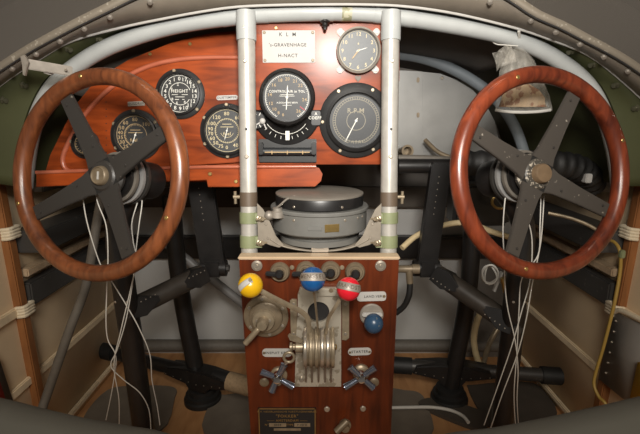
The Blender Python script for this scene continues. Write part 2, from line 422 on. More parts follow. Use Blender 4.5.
# ------------------------------------------------------------------ arch and uprights
t = thing('arch_tube', 'big pale grey tubular arch bending over the instrument panels', 'tube', (0, .972, A_s[0].z))
b = MB(); b.tube(A_s, .0168, seg=20, sub=1); obj('tube', b, 'arch', t)
def along(x0, x1, r, name, mat_):
    pts = [p for p in A_s if True]
    pr = []
    for p in spline(A_, 40):
        v = p-O; sx = 320+F*v.x/zax(p)
        if x0 <= sx <= x1: pr.append(p)
    b = MB(); b.tube(pr, r, seg=20, sub=1); return obj(name, b, mat_, t)
along(319, 334, .0178, 'sleeve', 'arch'); along(341, 352, .0173, 'tape_band', 'tape_olive')
along(222, 268, .0176, 'joint_sleeve', 'arch'); along(374, 414, .0176, 'joint_sleeve', 'arch')
p = P(325, 22, .972); b = MB(); k = psz(p)
b.lathe(frame_z(p+Vector((0,0,.002)), Vector((0,-.2,-1))), [(5*k,0),(5*k,2*k),(3*k,3*k),(3*k,5*k),(2*k,6*k),(1.4*k,9*k),(0,9.5*k)], 14); obj('drain_bolt', b, 'black_metal', t)
def upright(side, xt, xb, lab):
    p1, p0 = TUBE.at(xt, 12), TUBE.at(xb, 276)
    d = (p1-p0).normalized(); r = .0176
    t = thing('upright_tube', lab, 'tube', p0)
    def pt(y): 
        f = (y-276)/(12-276); return p0.lerp(p1, f)
    # true parameter by measured height
    def pa(y):
        lo, hi = 0., 1.
        for _ in range(40):
            m_ = (lo+hi)/2; q = p0.lerp(p1, m_); v = q-O; sy = 217-F*(v.y*sa+v.z*ca)/zax(q)
            if sy > y: lo = m_
            else: hi = m_
        return p0.lerp(p1, lo)
    b = MB(); b.cyl(p0, p1, r, seg=28); obj('tube', b, 'alu_paint', t)
    b = MB(); b.lathe(frame_z(pa(41), d), [(r,0),(r*1.12,0),(r*1.14,.004),(r*1.14,(pa(10)-pa(41)).length),(r,(pa(10)-pa(41)).length)], 28); obj('collar', b, 'arch', t)
    for y0, y1, mm, nm, rr in ((206,192,'tape_brown','tape_band',1.05),(223,212,'clamp_green','clamp',1.12),(247,235,'clamp_green','clamp',1.12)):
        L = (pa(y1)-pa(y0)).length
        b = MB(); b.lathe(frame_z(pa(y0), d), [(r,0),(r*rr,0),(r*rr,L),(r,L)], 28)
        if nm == 'clamp':
            c = pa((y0+y1)/2); b.box(mat(Vector((1,0,0)), d, Vector((0,-1,.1)).normalized(), c+Vector((-side*.021,-.006,0))), .016, L*.9, .014, .001)
        o = obj(nm, b, mm, t)
        if nm == 'clamp':
            c = pa((y0+y1)/2)+Vector((-side*.024,-.012,0)); b = MB(); fm = frame_z(c, Vector((-side*.5,-1,.15)))
            b.lathe(fm, [(.008,0),(.008,.004),(.0055,.005),(.0055,.013),(.0035,.014),(.0035,.020),(0,.020)], 12)
            b.box(fm @ Matrix.Translation((0,0,.011)), .024, .004, .006, .001); obj('wing_nut', b, 'nickel', o)
    for y in (29, 62, 156):
        c = pa(y)+Vector((side*-.000,-r*1.0,0)); obj('screw', screw_mb(frame_z(c, Vector((0,-1,.1))), .0042, .0028), 'steel', t)
    c = pa(129)+Vector((0,-r*.985,0)); b = MB(); b.lathe(frame_z(c, Vector((0,-1,.1))), [(.0028,0),(.0028,.0006),(0,.0006)], 14); obj('bolt_hole', b, 'ink_black', t)
    c = pa(197)+Vector((side*.020,0,0)); b = MB(); b.cyl(c+Vector((side*-.006,0,0)), c+Vector((side*.012,0,0)), .004); b.cyl(c+Vector((side*.008,0,.012)), c+Vector((side*.008,0,-.014)), .0032); obj('side_bolt', b, 'nickel', t)
    return t
upright(-1, 246, 249.8, 'upright silver tube with two green clamps left of the round compass')
upright(1, 391, 388, 'upright silver tube with two green clamps right of the round compass')
# ------------------------------------------------------------------ wooden panels
def outline(plane, pts, sub=1, closed=True):
    q = [Vector((*plane.loc(x, y), 0)) for x, y in pts]
    if sub > 1: q = spline(q, sub, closed)
    return [(v.x, v.y) for v in q]
def pframe(plane): return mat(plane.ux, plane.uy, plane.n, plane.o)
def rrect(w, h, r, n=6):
    out = []
    for cx, cy, a in ((w/2-r,h/2-r,0),(-w/2+r,h/2-r,90),(-w/2+r,-h/2+r,180),(w/2-r,-h/2+r,270)):
        for k in range(n+1):
            an = R(a+90*k/n); out.append((cx+r*math.cos(an), cy+r*math.sin(an)))
    return out
t = thing('side_instrument_panel', 'wide red-brown wooden instrument panel with arched edge behind the left wheel', 'panel', LB.at(150, 185))
bo = [(43,179),(50,155),(64,127),(76,104),(90,87),(108,72),(128,60),(170,43),(210,33),(256,29),(256,182),(150,182)]
b = MB(); b.prism(pframe(LB), outline(LB, bo), .012, .001, -.012); obj('backing_board', b, 'panel_wood', t)
ro = [(256,58),(215,57.5),(180,59.5),(150,66),(125,78),(104,94),(84,116),(70,140),(63,158),(66,169),(78,174)]
ro_s = [(v.x, v.y) for v in spline([Vector((*LP.loc(x, y), 0)) for x, y in ro], 5)] + [LP.loc(110,173), LP.loc(180,166), LP.loc(256,161)]
b = MB(); b.prism(pframe(LP), ro_s, .012, .0015, -.012); obj('raised_board', b, 'panel_wood', t)
b = MB(); b.tube([LP.at(x, y)+LP.n*.0005 for x, y in ro], .0052, seg=10, sub=5, flat=(1,1)); obj('molding', b, 'molding', t)
screws(LB, [(46,173),(150,54),(190,44)], 1.8, 'brass', t)
# nails row
for k in range(9):
    p = LP.at(106+k*.05, 102+k*7.2); b = MB(); b.lathe(LP.frame(p), [(.0014,0),(.001,.0006),(0,.0007)], 8); obj('nail', b, 'ink_black', t)
t = thing('ledge_board', 'long wooden ledge board under the left instrument panel with a rounded right end', 'board', LP.at(180,187))
LE = TUBE.off(-.052)
lo_ = [(36,172),(207,166.5),(310,165.5),(319,168),(322.5,174),(321,181),(315,186.5),(208,187),(206.5,180),(110,183),(36,187)]
b = MB(); b.prism(pframe(LE), outline(LE, lo_), .016, .0015, -.016); obj('board', b, 'panel_wood', t)
b = MB(); b.tube([LE.at(36,172.5), LE.at(130,169), LE.at(207,167), LE.at(316,166.5)], .0042, seg=10, sub=1); obj('molding', b, 'molding', t)
screws(LE, [(210,174),(236,181.5),(152,176),(100,178)], 2, 'brass', t)
t = thing('centre_instrument_panel', 'bright orange-red wooden centre panel between the two upright tubes', 'panel', CP.at(320,164))
co = [(243,26),(270,22.5),(320,20.5),(370,22.5),(399.5,27),(399.5,81),(395,82),(394,164.5),(246,164.5)]
b = MB(); b.prism(pframe(CP), outline(CP, co), .014, .001, -.014); obj('board', b, 'panel_wood', t)
b = MB(); b.prism(pframe(CP.off(-.014)), outline(CP, [(247,140),(320,140),(320,165.5),(247,165.5)]), .03, 0, -.03); obj('back_block', b, 'panel_wood', t)
screws(CP, [(276,28),(397,40)], 1.6, 'brass', t)
# ------------------------------------------------------------------ gauges
def gauge(name, lab, plane, cx, cy, rf, rd, marks, needle=None, screws_at=None, mats=('black_flange','dial','ink_white'), depth=.010, bez='black', bezel_r=None, ns=4, sa0=45, glass=True, extra=None):
    p = plane.at(cx, cy); k = psz(p); m = plane.frame(p)
    t = thing(name, lab, 'gauge', p - plane.n*.0)
    b = MB(); b.lathe(m, [(rd*k*1.0,.001),(rd*k*1.02,depth*.9),(rf*k*.97,depth*.55),(rf*k,depth*.4),(rf*k,0),(rd*k,0)], 56); obj('flange', b, mats[0], t)
    br = bezel_r or rd*1.12
    b = MB(); b.lathe(m, [(rd*k,depth*.5),(rd*k,depth*1.5),(rd*k*1.03,depth*1.65),(br*k,depth*1.5),(br*k,depth*.5)], 56); obj('bezel', b, bez, t)
    b = MB(); b.lathe(m, [(rd*k*1.01,depth*.45),(rd*k*1.01,depth*.5),(0,depth*.5)], 56); obj('dial_face', b, mats[1], t)
    mm = m @ Matrix.Translation((0,0,depth*.5+.0003))
    b = MB()
    for a in marks: mark(b, mm, k, a)
    obj('dial_markings', b, mats[2], t)
    if extra:
        for nm, mt, ml in extra:
            b = MB()
            for a in ml: mark(b, mm, k, a)
            obj(nm, b, mt, t)
    if needle:
        ang, ln, tail, wd = needle; b = MB(); q = mm @ Matrix.Translation((0,0,.0015)) @ Matrix.Rotation(R(ang), 4, 'Z')
        b.prism(q, [(-tail*k,-wd*k*.4),(ln*k*.75,-wd*k*.5),(ln*k,0),(ln*k*.75,wd*k*.5),(-tail*k,wd*k*.4)], .0005); b.lathe(q, [(wd*k*1.3,0),(wd*k*1.3,.001),(0,.0012)], 14); obj('needle', b, 'ink_white', t)
    if glass:
        b = MB(); b.lathe(m, [(0,depth*1.30),(rd*k,depth*1.28),(rd*k,depth*1.2),(0,depth*1.2)], 40); obj('glass', b, 'glass', t)
    for i in range(ns):
        an = R(sa0+360*i/ns); rr = (rf*.5+br*.5)*k; q = m @ Matrix.Translation((rr*math.cos(an), rr*math.sin(an), depth*.62)); obj('screw', screw_mb(q, 1.8*k), 'nickel', t)
    return t, m, k
def mark(b, m, k, a):
    kind = a[0]
    if kind == 'ring':
        _, r, w, a0, a1 = a; b.lathe(m, [((r-w/2)*k,0),((r-w/2)*k,.0002),((r+w/2)*k,.0002),((r+w/2)*k,0)], 48, R(a0), R(a1))
    elif kind == 'ticks':
        _, r0, r1, n, a0, a1, w = a
        for i in range(n):
            an = R(a0+(a1-a0)*i/max(1,n-1)); q = m @ Matrix.Rotation(an, 4, 'Z') @ Matrix.Translation(((r0+r1)/2*k,0,.0001)); b.box(q, (r1-r0)*k, w*k, .0002)
    elif kind == 'nums':
        _, r, size, lst = a
        for an, s in lst: b.text(s, m @ Matrix.Translation((r*k*math.cos(R(an)), r*k*math.sin(R(an)), .0001)), size*k)
    elif kind == 'text':
        _, x, y, size, s = a; b.text(s, m @ Matrix.Translation((x*k, y*k, .0001)), size*k)
    elif kind == 'bar':
        _, x, y, w, h = a; b.box(m @ Matrix.Translation((x*k, y*k, .0001)), w*k, h*k, .0002)
hn = [(90-360*i/18, str(s)) for i, s in enumerate([0,17,16,15,14,13,12,11,10,9,8,7,6,5,4,3,2,1])]
gauge('altitude_gauge', 'black round gauge marked HEIGHT on the left panel', LP, 180.5, 94.2, 24.6, 18.6,
      [('ring',17.8,.5,0,360),('nums',14.6,5.2,hn),('ring',10.8,.5,20,330),('text',0,2.6,4.4,'HEIGHT'),('bar',-5,-.8,6,.5),('bar',5,-.8,6,.5),('bar',0,-3,9,.5),('bar',-3,-5.5,4,.6),('bar',3.4,-5.5,2,.6),('nums',9.2,3.8,[(150,'0'),(215,'8'),(250,'6'),(300,'4'),(100,'2')])],
      None, ns=5, sa0=30)
tn = [(90,'80'),(128,'60'),(152,'50'),(171,'40'),(189,'35'),(207,'30'),(228,'25'),(252,'20'),(44,'100')]
gauge('pressure_gauge', 'black round gauge partly hidden by the upper right spoke of the left wheel', LP, 136.5, 135.3, 25.4, 19.6,
      [('ring',18.6,.5,0,360),('nums',15.2,5,tn),('ring',11,.5,-20,240),('ticks',9.5,11.5,24,60,260,.5),('bar',0,5,10,.6),('bar',0,2.4,14,.6),('text',-2,-5,4.4,'fuel')], (250,9,3,.8), mats=('black_flange','dial','ink_tan'), ns=6, sa0=32)
gauge('temperature_gauge', 'black round gauge with cream numerals beside the left upright tube', LP, 227.5, 131, 27, 21.4,
      [('ring',20.6,.4,0,360),('nums',16.6,5,[(90,'80'),(128,'120'),(155,'100'),(174,'90'),(190,'70'),(207,'60'),(226,'50'),(247,'75'),(268,'0'),(300,'40'),(50,'60')]),('ring',11.8,.5,0,360),('ticks',10.6,12.4,36,0,350,.4),('bar',0,6.5,9,.6),('bar',0,3.8,13,.6),('text',0,-3,4.6,'fuel'),('ring',6.5,.4,200,340)], (255,10,3,.7), mats=('black_flange','dial_grey','ink_cream'), ns=6, sa0=30)
gauge('small_gauge', 'small black gauge seen through the left wheel beside its upper left spoke', LP, 85.5, 144, 14.5, 10.5, [('ring',9.5,.5,0,360),('ticks',7.5,9.3,20,0,342,.5)], (70,8,2,.7), mats=('black_flange','dial','ink_tan'), ns=3, sa0=50, depth=.008)
an_ = [(88,'20'),(62,'21'),(40,'22'),(-8,'24'),(-50,'26'),(112,'18'),(138,'16'),(172,'14'),(200,'12'),(222,'10'),(240,'8'),(256,'6')]
gt, gm, gk = gauge('flight_gauge', 'black round gauge with tall needle below the white name plate', CP.off(.009), 287.3, 97.5, 28, 23.6,
      [('ring',21.6,.45,-60,240),('text',0,5.6,3.3,'CONTROL AIR in TOL'),('bar',0,2.6,13,.4),('bar',0,1.2,15,.4),('text',0,-5.2,2.2,'A.EICKHORN BERN'),('bar',0,-7.6,9,.4),('ticks',20.2,21.6,60,-60,240,.35)],
      (86,12,12,1.0), mats=('black','dial_grey','ink_white'), ns=0, depth=.016, extra=[('numerals','ink_tan',[('nums',17.4,4.4,an_)]),('red_mark','ink_red',[('ticks',15.5,22,1,-35,-35,1.0)])])
rt, rm, rk = gauge('rev_counter', 'large black round gauge marked RPM on the centre panel', CP, 355.8, 120.7, 36.6, 26.4,
      [('text',-.5,9.5,6.6,'R.P.M'),('ring',20.5,.4,0,360),('ticks',20.5,22.6,60,-120,240,.45),('ring',9.2,.5,0,360),('ring',23,.4,-70,250),('text',2,-20.5,3.6,'1 0 0 0')], (243,24,3,1.0),
      mats=('black_flange','dial_grey','ink_dim'), ns=6, sa0=62, bezel_r=30, depth=.014)
# clock
ct, cm, ck = gauge('clock', 'round panel clock with silver rim at the top right of the centre panel', CP, 358, 51.2, 21.8, 19.6,
      [('nums',15.6,5,[(90-30*i, str(i if i else 12)) for i in range(12)]),('ring',18.6,.3,0,360),('text',0,6.5,3,'8')], (18,9.5,2,.8), mats=('nickel','dial_clock','ink_cream'), bez='alu_dull', bezel_r=21.8, ns=0, depth=.012)
b = MB(); q = cm @ Matrix.Translation((0,0,.0085)) @ Matrix.Rotation(R(232), 4, 'Z'); b.prism(q, [(-2*ck,-.4*ck),(8*ck,-.7*ck),(10.5*ck,0),(8*ck,.7*ck),(-2*ck,.4*ck)], .0005); obj('needle', b, 'ink_tan', ct)
for a in (45,135,225,315):
    b = MB(); q = cm @ Matrix.Rotation(R(a), 4, 'Z') @ Matrix.Translation((24*ck,0,0)); b.prism(q, rrect(9*ck,6.5*ck,2.6*ck), .003, .0005); lug = obj('mounting_lug', b, 'plate', ct)
    obj('screw', screw_mb(q @ Matrix.Translation((1.6*ck,0,.003)), 1.5*ck), 'steel', lug)
p = CP.at(358,78.5); k = psz(p); b = MB(); b.prism(CP.frame(p), [(0,-3.4*k),(3.2*k,.4*k),(2.6*k,2.4*k),(1*k,2.4*k),(0,1.6*k),(-1*k,2.4*k),(-2.6*k,2.4*k),(-3.2*k,.4*k)], .003, .0005)
tag(obj('pointer_stud', b, 'tape_brown'), 'small dark heart shaped stud just below the panel clock', 'stud')
# turn indicator under the flight gauge
p = CP.at(286.5, 110); k = psz(p); m = CP.frame(p)
t = thing('turn_indicator', 'black slip indicator with white marker showing below the tall needle gauge', 'gauge', p)
b = MB(); b.lathe(m, [(0,0),(34.5*k,0),(34.5*k,.008),(33*k,.010),(0,.010)], 60, R(180), R(360)); b.lathe(m, [(34.5*k,0),(34.5*k,.008),(33*k,.010),(0,.010)], 60, R(-25), R(0)); b.lathe(m, [(34.5*k,0),(34.5*k,.008),(33*k,.010),(0,.010)], 30, R(180), R(205))
obj('case', b, 'black', t)
m2 = m @ Matrix.Translation((0,0,.0104)); b = MB()
mark(b, m2, k, ('ring',23.5,.4,215,325)); mark(b, m2, k, ('ticks',26,29,9,222,318,.4)); pass
obj('scale_markings', b, 'ink_white', t)
b = MB(); b.box(m2 @ Matrix.Translation((1*k,-25*k,.001)), 4*k, 9*k, .002, .0004); obj('marker', b, 'ink_white', t)
for s_, xx in ((1, 31), ):
    pass
p2 = CP.at(257.5, 120); m3 = CP.frame(p2); k2 = psz(p2)
b = MB(); b.lathe(m3, [(0,0),(9*k2,0),(9*k2,.012),(8*k2,.014),(0,.014)], 30); obj('side_knob', b, 'black', t)
b = MB(); b.ball(m3 @ Matrix.Translation((6*k2,-1*k2,.018)), 3*k2, (1,1,.7)); b.prism(m3 @ Matrix.Translation((0,0,.015)), [(-3*k2,-5.5*k2),(-1*k2,-5.5*k2),(6*k2,-2*k2),(6*k2,0)], .002); b.prism(m3 @ Matrix.Translation((0,0,.015)), [(6*k2,-2*k2),(7.5*k2,-2*k2),(10*k2,-9*k2),(9*k2,-9*k2)], .002); obj('white_lever', b, 'plate', t)
b = MB(); mark(b, m3 @ Matrix.Translation((0,0,.0142)), k2, ('ticks',5,8,8,60,300,.6)); obj('knob_marks', b, 'ink_white', t)
p3 = CP.at(316, 118); b = MB(); b.text('COEFF', CP.frame(p3) @ Matrix.Translation((-1*k,0,.0122)), 4*k); b.text('A', CP.frame(p3) @ Matrix.Translation((0,4*k,.0122)), 4*k); obj('lettering', b, 'ink_white', t)
b = MB(); b.prism(CP.frame(p3), rrect(9*k, 14*k, 2*k), .012); obj('side_block', b, 'black', t)
q0 = CP.at(259.5,162); q1 = CP.at(316.5,139); c = (q0+q1)/2; w, h = abs(q1.x-q0.x), (q1-q0).dot(CP.uy)
b = MB(); b.box(CP.frame(c) @ Matrix.Translation((0,0,.004)), w, h, .008, .001); base_ = obj('lower_case', b, 'black_flange', t)
b = MB(); a0, a1 = CP.at(263,151), CP.at(313,151); b.cyl(a0+CP.n*.013, a1+CP.n*.013, .0085, seg=20); obj('level_tube', b, 'dial_grey', base_)
b = MB(); b.cyl(CP.at(266,151.5)+CP.n*.0215, CP.at(310,151.5)+CP.n*.0215, .0013, seg=8)
for x in (273,288,303): b.cyl(CP.at(x,150)+CP.n*.0215, CP.at(x,153.5)+CP.n*.0215, .0012, seg=8)
obj('level_line', b, 'ink_tan', base_)
for x in (262, 314):
    b = MB(); b.box(CP.frame(CP.at(x,148)) @ Matrix.Translation((0,0,.013)), .010, .026, .024, .002); obj('tube_bracket', b, 'black', base_)
# ------------------------------------------------------------------ name plate and placards
def placard(name, lab, cat, plane, x0, y0, x1, y1, lines, mat_='plate', rot=0, ink='ink_black', rad=2.2, thick=.0018, screws_=True, parent=None, rel=None):
    c = plane.at((x0+x1)/2, (y0+y1)/2); k = psz(c); m = plane.frame(c, R(rot)); w, h = (x1-x0)*k, (y1-y0)*k
    t = thing(name, lab, cat, c)
    b = MB(); b.prism(m, rrect(w, h, rad*k), thick, .0004); obj('plate', b, mat_, t)
    b = MB()
    for (dx, dy, size, s) in lines: b.text(s, m @ Matrix.Translation((dx*k, dy*k, thick+.0002)), size*k)
    obj('lettering', b, ink, t)
    return t, m, k
t, m, k = placard('name_plate', 'white metal name plate with three lines of black lettering on the centre panel', 'plate', CP, 262.5, 31.5, 315, 62,
        [(-1,11.3,5,'K  L  M'),(-1,1.5,4.6,"'s-GRAVENHAGE"),(-1,-8.6,4.8,'H-NACT')], rad=.8)
for dx, dy in ((-24,13.2),(24,13.2),(-24,-13),(24,-13)): obj('screw', screw_mb(m @ Matrix.Translation((dx*k,dy*k,.0018)), 1.5*k), 'bronze', t)
placard('placard', 'small silver placard above the gauge hidden by the left wheel spoke', 'placard', LP, 128, 101.5, 145, 106, [(0,0,3.2,'OLIEDRUK')], 'alu_dull', 3, rad=.5)
placard('placard', 'small white placard above the gauge beside the left upright tube', 'placard', LP, 216.5, 95.4, 238, 100, [(0,0,3.2,'OLIETEMPER.')], 'plate', 2)
# ------------------------------------------------------------------ compass with its bracket
cp = P(319.5, 193.2, .985)
t = thing('compass', 'large round grey compass with a black ring held between the upright tubes', 'compass', cp - Vector((0,0,.11)))
rc = 43.8*psz(cp)
def cz(y, rad): return P(320, y, cp.y-rad).z
T = Matrix.Translation
zt = cz(199, rc); r2 = 47.3*psz(cp); z2 = cz(214, r2); r3 = 39*psz(cp)
b = MB(); b.lathe(T((cp.x,cp.y,0)), [(0,zt+.003),(rc*.5,zt+.003),(rc*.96,zt+.001),(rc,zt-.001),(rc,zt-.004),(0,zt-.004)], 64); obj('lid', b, 'compass_lid', t)
b = MB(); b.lathe(T((cp.x,cp.y,0)), [(0,zt-.0045),(rc*.985,zt-.0045),(rc*1.0,zt-.008),(rc*1.0,z2+.004),(rc*.97,z2+.0015),(0,z2+.0015)], 64); obj('black_ring', b, 'black', t)
zb = cz(237, r2)
b = MB(); b.lathe(T((cp.x,cp.y,0)), [(rc*.9,z2+.001),(r2*1.02,z2+.001),(r2*1.035,z2-.001),(r2*1.035,z2-.006),(r2,z2-.008),(r2,zb),(r2*.975,zb-.003),(0,zb-.003)], 64); body = obj('bowl', b, 'compass_grey', t)
b = MB(); b.lathe(T((cp.x,cp.y,0)), [(0,zb-.0035),(r3*.96,zb-.0035),(r3*.96,cz(242,r3)),(r3*1.03,cz(242.5,r3)),(r3*1.02,cz(248,r3)),(r3*.85,cz(250,r3)),(0,cz(250,r3))], 64); obj('base', b, 'compass_grey', t)
for an, wd_, mm, hh in ((-76,.030,'brass',.016),(-95,.028,'compass_grey',.009)):
    a = R(an); q = Vector((cp.x+r2*math.cos(a), cp.y+r2*math.sin(a), z2-.030)); b = MB(); b.box(frame_z(q, Vector((math.cos(a), math.sin(a), 0))), wd_, hh, .0025, .0005); obj('maker_plate', b, mm, body)
for an in (-40,-60,-120,-138,-30,-150):
    a = R(an); q = Vector((cp.x+r2*math.cos(a), cp.y+r2*math.sin(a), z2-.016)); obj('screw', screw_mb(frame_z(q, Vector((math.cos(a), math.sin(a), 0))), .0028), 'steel', body)
for an in (-62,-122):
    a = R(an); q = Vector((cp.x+rc*1.01*math.cos(a), cp.y+rc*1.01*math.sin(a), zt-.019)); obj('screw', screw_mb(frame_z(q, Vector((math.cos(a), math.sin(a), 0))), .0028), 'steel', t)
b = MB(); q = Vector((cp.x-r2*.83, cp.y-r2*.66, z2-.014))
b.lathe(T(q), [(0,0),(.014,0),(.014,.012),(.010,.014),(.010,.020),(0,.020)], 16); b.tube([q+Vector((-.004,0,.018)), q+Vector((.006,-.004,.026)), q+Vector((.020,-.002,.038)), q+Vector((.036,.004,.043))], .004, sub=5, seg=10, flat=(1,.6)); b.ball(T(q+Vector((-.018,-.002,.004))), .010); obj('clamp_lever', b, 'alu_dull', t)
# bracket: two gusset plates and a bowed strap
t = thing('compass_bracket', 'bent aluminium bracket hung between the upright tubes under the compass', 'bracket', P(320, 254, .90))
BK = TUBE.off(.016)
def strap(pts, wdt):
    return pts
lowc = [(276,236),(284,245),(300,249),(320,250.5),(340,249),(356,245),(364,236)]
upc = [(257,203),(262,210),(268,222),(274,238)]
for s in (-1, 1):
    fx = (lambda x: x) if s < 0 else (lambda x: 638.5-x)
    pts = [(257,203),(263,209),(270,222),(276,236),(284,245),(279,247.5),(270,245),(258,240)]
    pts = [(fx(x), y) for x, y in pts]
    if s > 0: pts = pts[::-1]
    b = MB(); b.prism(pframe(BK), outline(BK, pts), .003, .0006, -.0015); g = obj('gusset', b, 'gusset', t)
    screws(BK.off(.0015), [(fx(266),224),(fx(268),238)], 1.4, 'steel', g)
front = [P(x, y+1, .905+.0*abs(x-320)) for x, y in [(270,238),(282,245),(300,249),(320,250.5),(340,249),(356,245),(369,238)]]
fs = spline(front, 6)
b = MB(); b.grid([fs, [p+Vector((0,.06,-.006)) for p in fs]]); obj('strap', b, 'gusset', t, solidify=.003)
p = P(320, 249.5, .902); b = MB(); b.box(mat(Vector((1,0,0)), Vector((0,0,1)), Vector((0,-1,0)), p), .036, .010, .008, .0015); obj('catch', b, 'steel', t)
# ------------------------------------------------------------------ pedestal
t = thing('pedestal', 'red-brown wooden control pedestal standing between the two wheels', 'pedestal', (0, .95, 0))
tl, tr = PED.at(239,259.5), PED.at(399,259.5); bl, br_ = PED.at(250.5,430), PED.at(391,430)
sl = (bl.x-tl.x)/(bl.z-tl.z); sr = (br_.x-tr.x)/(br_.z-tr.z)
zt = tl.z; DP = .028
b = MB(); b.prism(PED.frame(Vector((0,.87,0))), [(tl.x+sl*(0-zt),.002),(tr.x+sr*(0-zt),.002),(tr.x,zt),(tl.x,zt)], -DP); obj('cabinet', b, 'pedestal_wood', t)
b = MB(); b.box(T(((tl.x+tr.x)/2, .87+DP/2-.001, zt+.003)), tr.x-tl.x+.004, DP+.004, .006, .002); obj('top', b, 'light_wood', t)
screws(PED, [(327,409),(363,408.5)], 3, 'steel', t); screws(PED, [(292,267.5),(342,267.5)], 2.4, 'nickel', t)
for x, y in ((257,265.5),(380.5,265.5)):
    p = PED.at(x, y); k = psz(p); b = MB(); b.lathe(PED.frame(p), [(5.6*k,0),(5.4*k,.003),(3.4*k,.004),(3.2*k,.003),(1.6*k,.003),(1.4*k,.005),(0,.005)], 24); obj('round_fastener', b, 'steel', t)
for x, y in ((264.3,382),(374.2,382)):
    p = PED.at(x, y); k = psz(p); b = screw_mb(PED.frame(p), 4.8*k, .004); obj('large_screw', b, 'bronze', t)
# switches
def switch(x, y, lab, ang):
    p = PED.at(x, y); k = psz(p); m = PED.frame(p); t = thing('rotary_switch', lab, 'switch', p, 'row of switches along the top of the pedestal')
    b = MB(); b.lathe(m, [(10*k,0),(10*k,.006),(8.6*k,.010),(7.4*k,.010),(7*k,.007),(5*k,.007),(4.6*k,.014),(0,.014)], 32); obj('base', b, 'bronze', t)
    b = MB(); q = m @ Matrix.Rotation(R(ang), 4, 'Z') @ T((5*k,0,.018)); b.box(q, 17*k, 4.2*k, .009, .0018); b.lathe(m, [(4.4*k,.013),(4.4*k,.020),(3*k,.024),(0,.024)], 18); obj('lever', b, 'black', t)
switch(280, 271.5, 'leftmost of the four dark switches along the pedestal top', 175)
switch(306, 270.5, 'second dark switch from the left along the pedestal top, beside the blue knob', 183)
switch(330.5, 270.5, 'third dark switch from the left along the pedestal top, just right of the blue knob', 190)
switch(355, 271.5, 'rightmost of the four dark switches along the pedestal top, above the red knob', 215)
# throttle quadrant
QY = .87
t = thing('throttle_quadrant', 'cast aluminium throttle mount with a round hole and stacked lever discs', 'throttle mount', PED.at(319,385))
def pz(x, y, off): return PED.off(off).at(x, y)
def slab(name, pl, px, thick, mat_, par, bev=.001, hole=None):
    q = outline(pl, px); b = MB(); b.prism(pframe(pl), q, thick, bev); return obj(name, b, mat_, par)
PQ = PED.off(.0)
# plate with a hole: ring grid between outline and circle
hc = PED.loc(318.5,310.5); hk = psz(PED.at(318.5,310)); hr = 10.8*hk
op = [(298,293),(300,287),(341,287),(341,300),(341,340),(341,384.5),(318,384.5),(295,384.5),(296,340),(298,310)]
poly = [PED.loc(x, y) for x, y in op]
def ray_poly(a):
    best = None
    d = (math.cos(a), math.sin(a))
    for i in range(len(poly)):
        (x1, y1), (x2, y2) = poly[i], poly[(i+1) % len(poly)]
        x1 -= hc[0]; x2 -= hc[0]; y1 -= hc[1]; y2 -= hc[1]
        den = d[0]*(y2-y1)-d[1]*(x2-x1)
        if abs(den) < 1e-12: continue
        tt = (x1*(y2-y1)-y1*(x2-x1))/den; uu = (x1*d[1]-y1*d[0])/den
        if tt > 0 and -1e-6 <= uu <= 1+1e-6 and (best is None or tt < best): best = tt
    return (hc[0]+d[0]*best, hc[1]+d[1]*best)
angs = sorted([2*math.pi*i/64 for i in range(64)] + [math.atan2(y-hc[1], x-hc[0]) % (2*math.pi) for x, y in poly])
inn = [(hc[0]+hr*math.cos(a), hc[1]+hr*math.sin(a)) for a in angs]; out_ = [ray_poly(a) for a in angs]
fm = pframe(PED); b = MB()
th = .008
rows = [[fm @ Vector((x, y, z)) for (x, y) in ring+[ring[0]]] for ring, z in ((inn, 0), (inn, th), (out_, th), (out_, 0))]
b.grid(rows); qp = obj('mount_plate', b, 'cast', t, angle=30)
b = MB(); b.lathe(fm @ T((hc[0], hc[1], 0)), [(hr*.98,.0012),(hr*.98,.0006),(0,.0006)], 32); obj('dark_opening', b, 'ink_black', t)
for i, pts in enumerate(([(290,300),(292,298.5),(297,299),(297,338),(292,337),(291,333)], [(342,299),(347,299),(349,301),(349,337),(346,339.5),(342,339)])):
    e = slab('side_ear', PED, pts if i else pts, .005, 'nickel', t)
    screws(PED.off(.005), [((293.5 if i == 0 else 345.5), 304), ((293.5 if i == 0 else 345.5), 334)], 1.7, 'steel', e)
b = MB(); b.box(PED.frame(PED.at(320.5,290)) @ T((0,0,.008)), 41*hk, 8*hk, .012, .001); obj('top_flange', b, 'cast', t)
screws(PED.off(.008), [(301.5,379.5),(331.5,379.5)], 2.6, 'steel', t)
p = PED.off(.0145).at(331,290.5); b = MB(); b.lathe(PED.frame(p), [(2.2*hk,0),(2.2*hk,.0006),(0,.0006)], 16); obj('bolt_hole', b, 'bronze', t)
# discs on a horizontal axle
DC = Plane((0,.87-.040,0),(0,0,1)); dc = DC.at(319, 347); k = psz(dc); rd_ = 19.5*k
ax = Vector((1,0,0)); fx0 = lambda x: mat(Vector((0,1,0)), Vector((0,0,1)), ax, Vector((DC.at(x,347).x, dc.y, dc.z)))
b = MB(); b.lathe(fx0(303), [(0,0),(8*k,0),(8*k,32*k),(0,32*k)], 24); obj('axle', b, 'black', t)
for x in (304,309.5,315,320.5,326,331):
    b = MB(); b.lathe(fx0(x), [(0,0),(rd_,0),(rd_*1.02,.7*k),(rd_*1.02,2.5*k),(rd_,3.2*k),(0,3.2*k)], 48); obj('disc', b, 'nickel' if int(x) % 2 else 'steel', t)
for x in (307,312.5,318,323.5,328.8):
    b = MB(); b.lathe(fx0(x), [(0,0),(rd_*.93,0),(rd_*.93,2.2*k),(0,2.2*k)], 40); obj('lever_root', b, 'bronze', t)
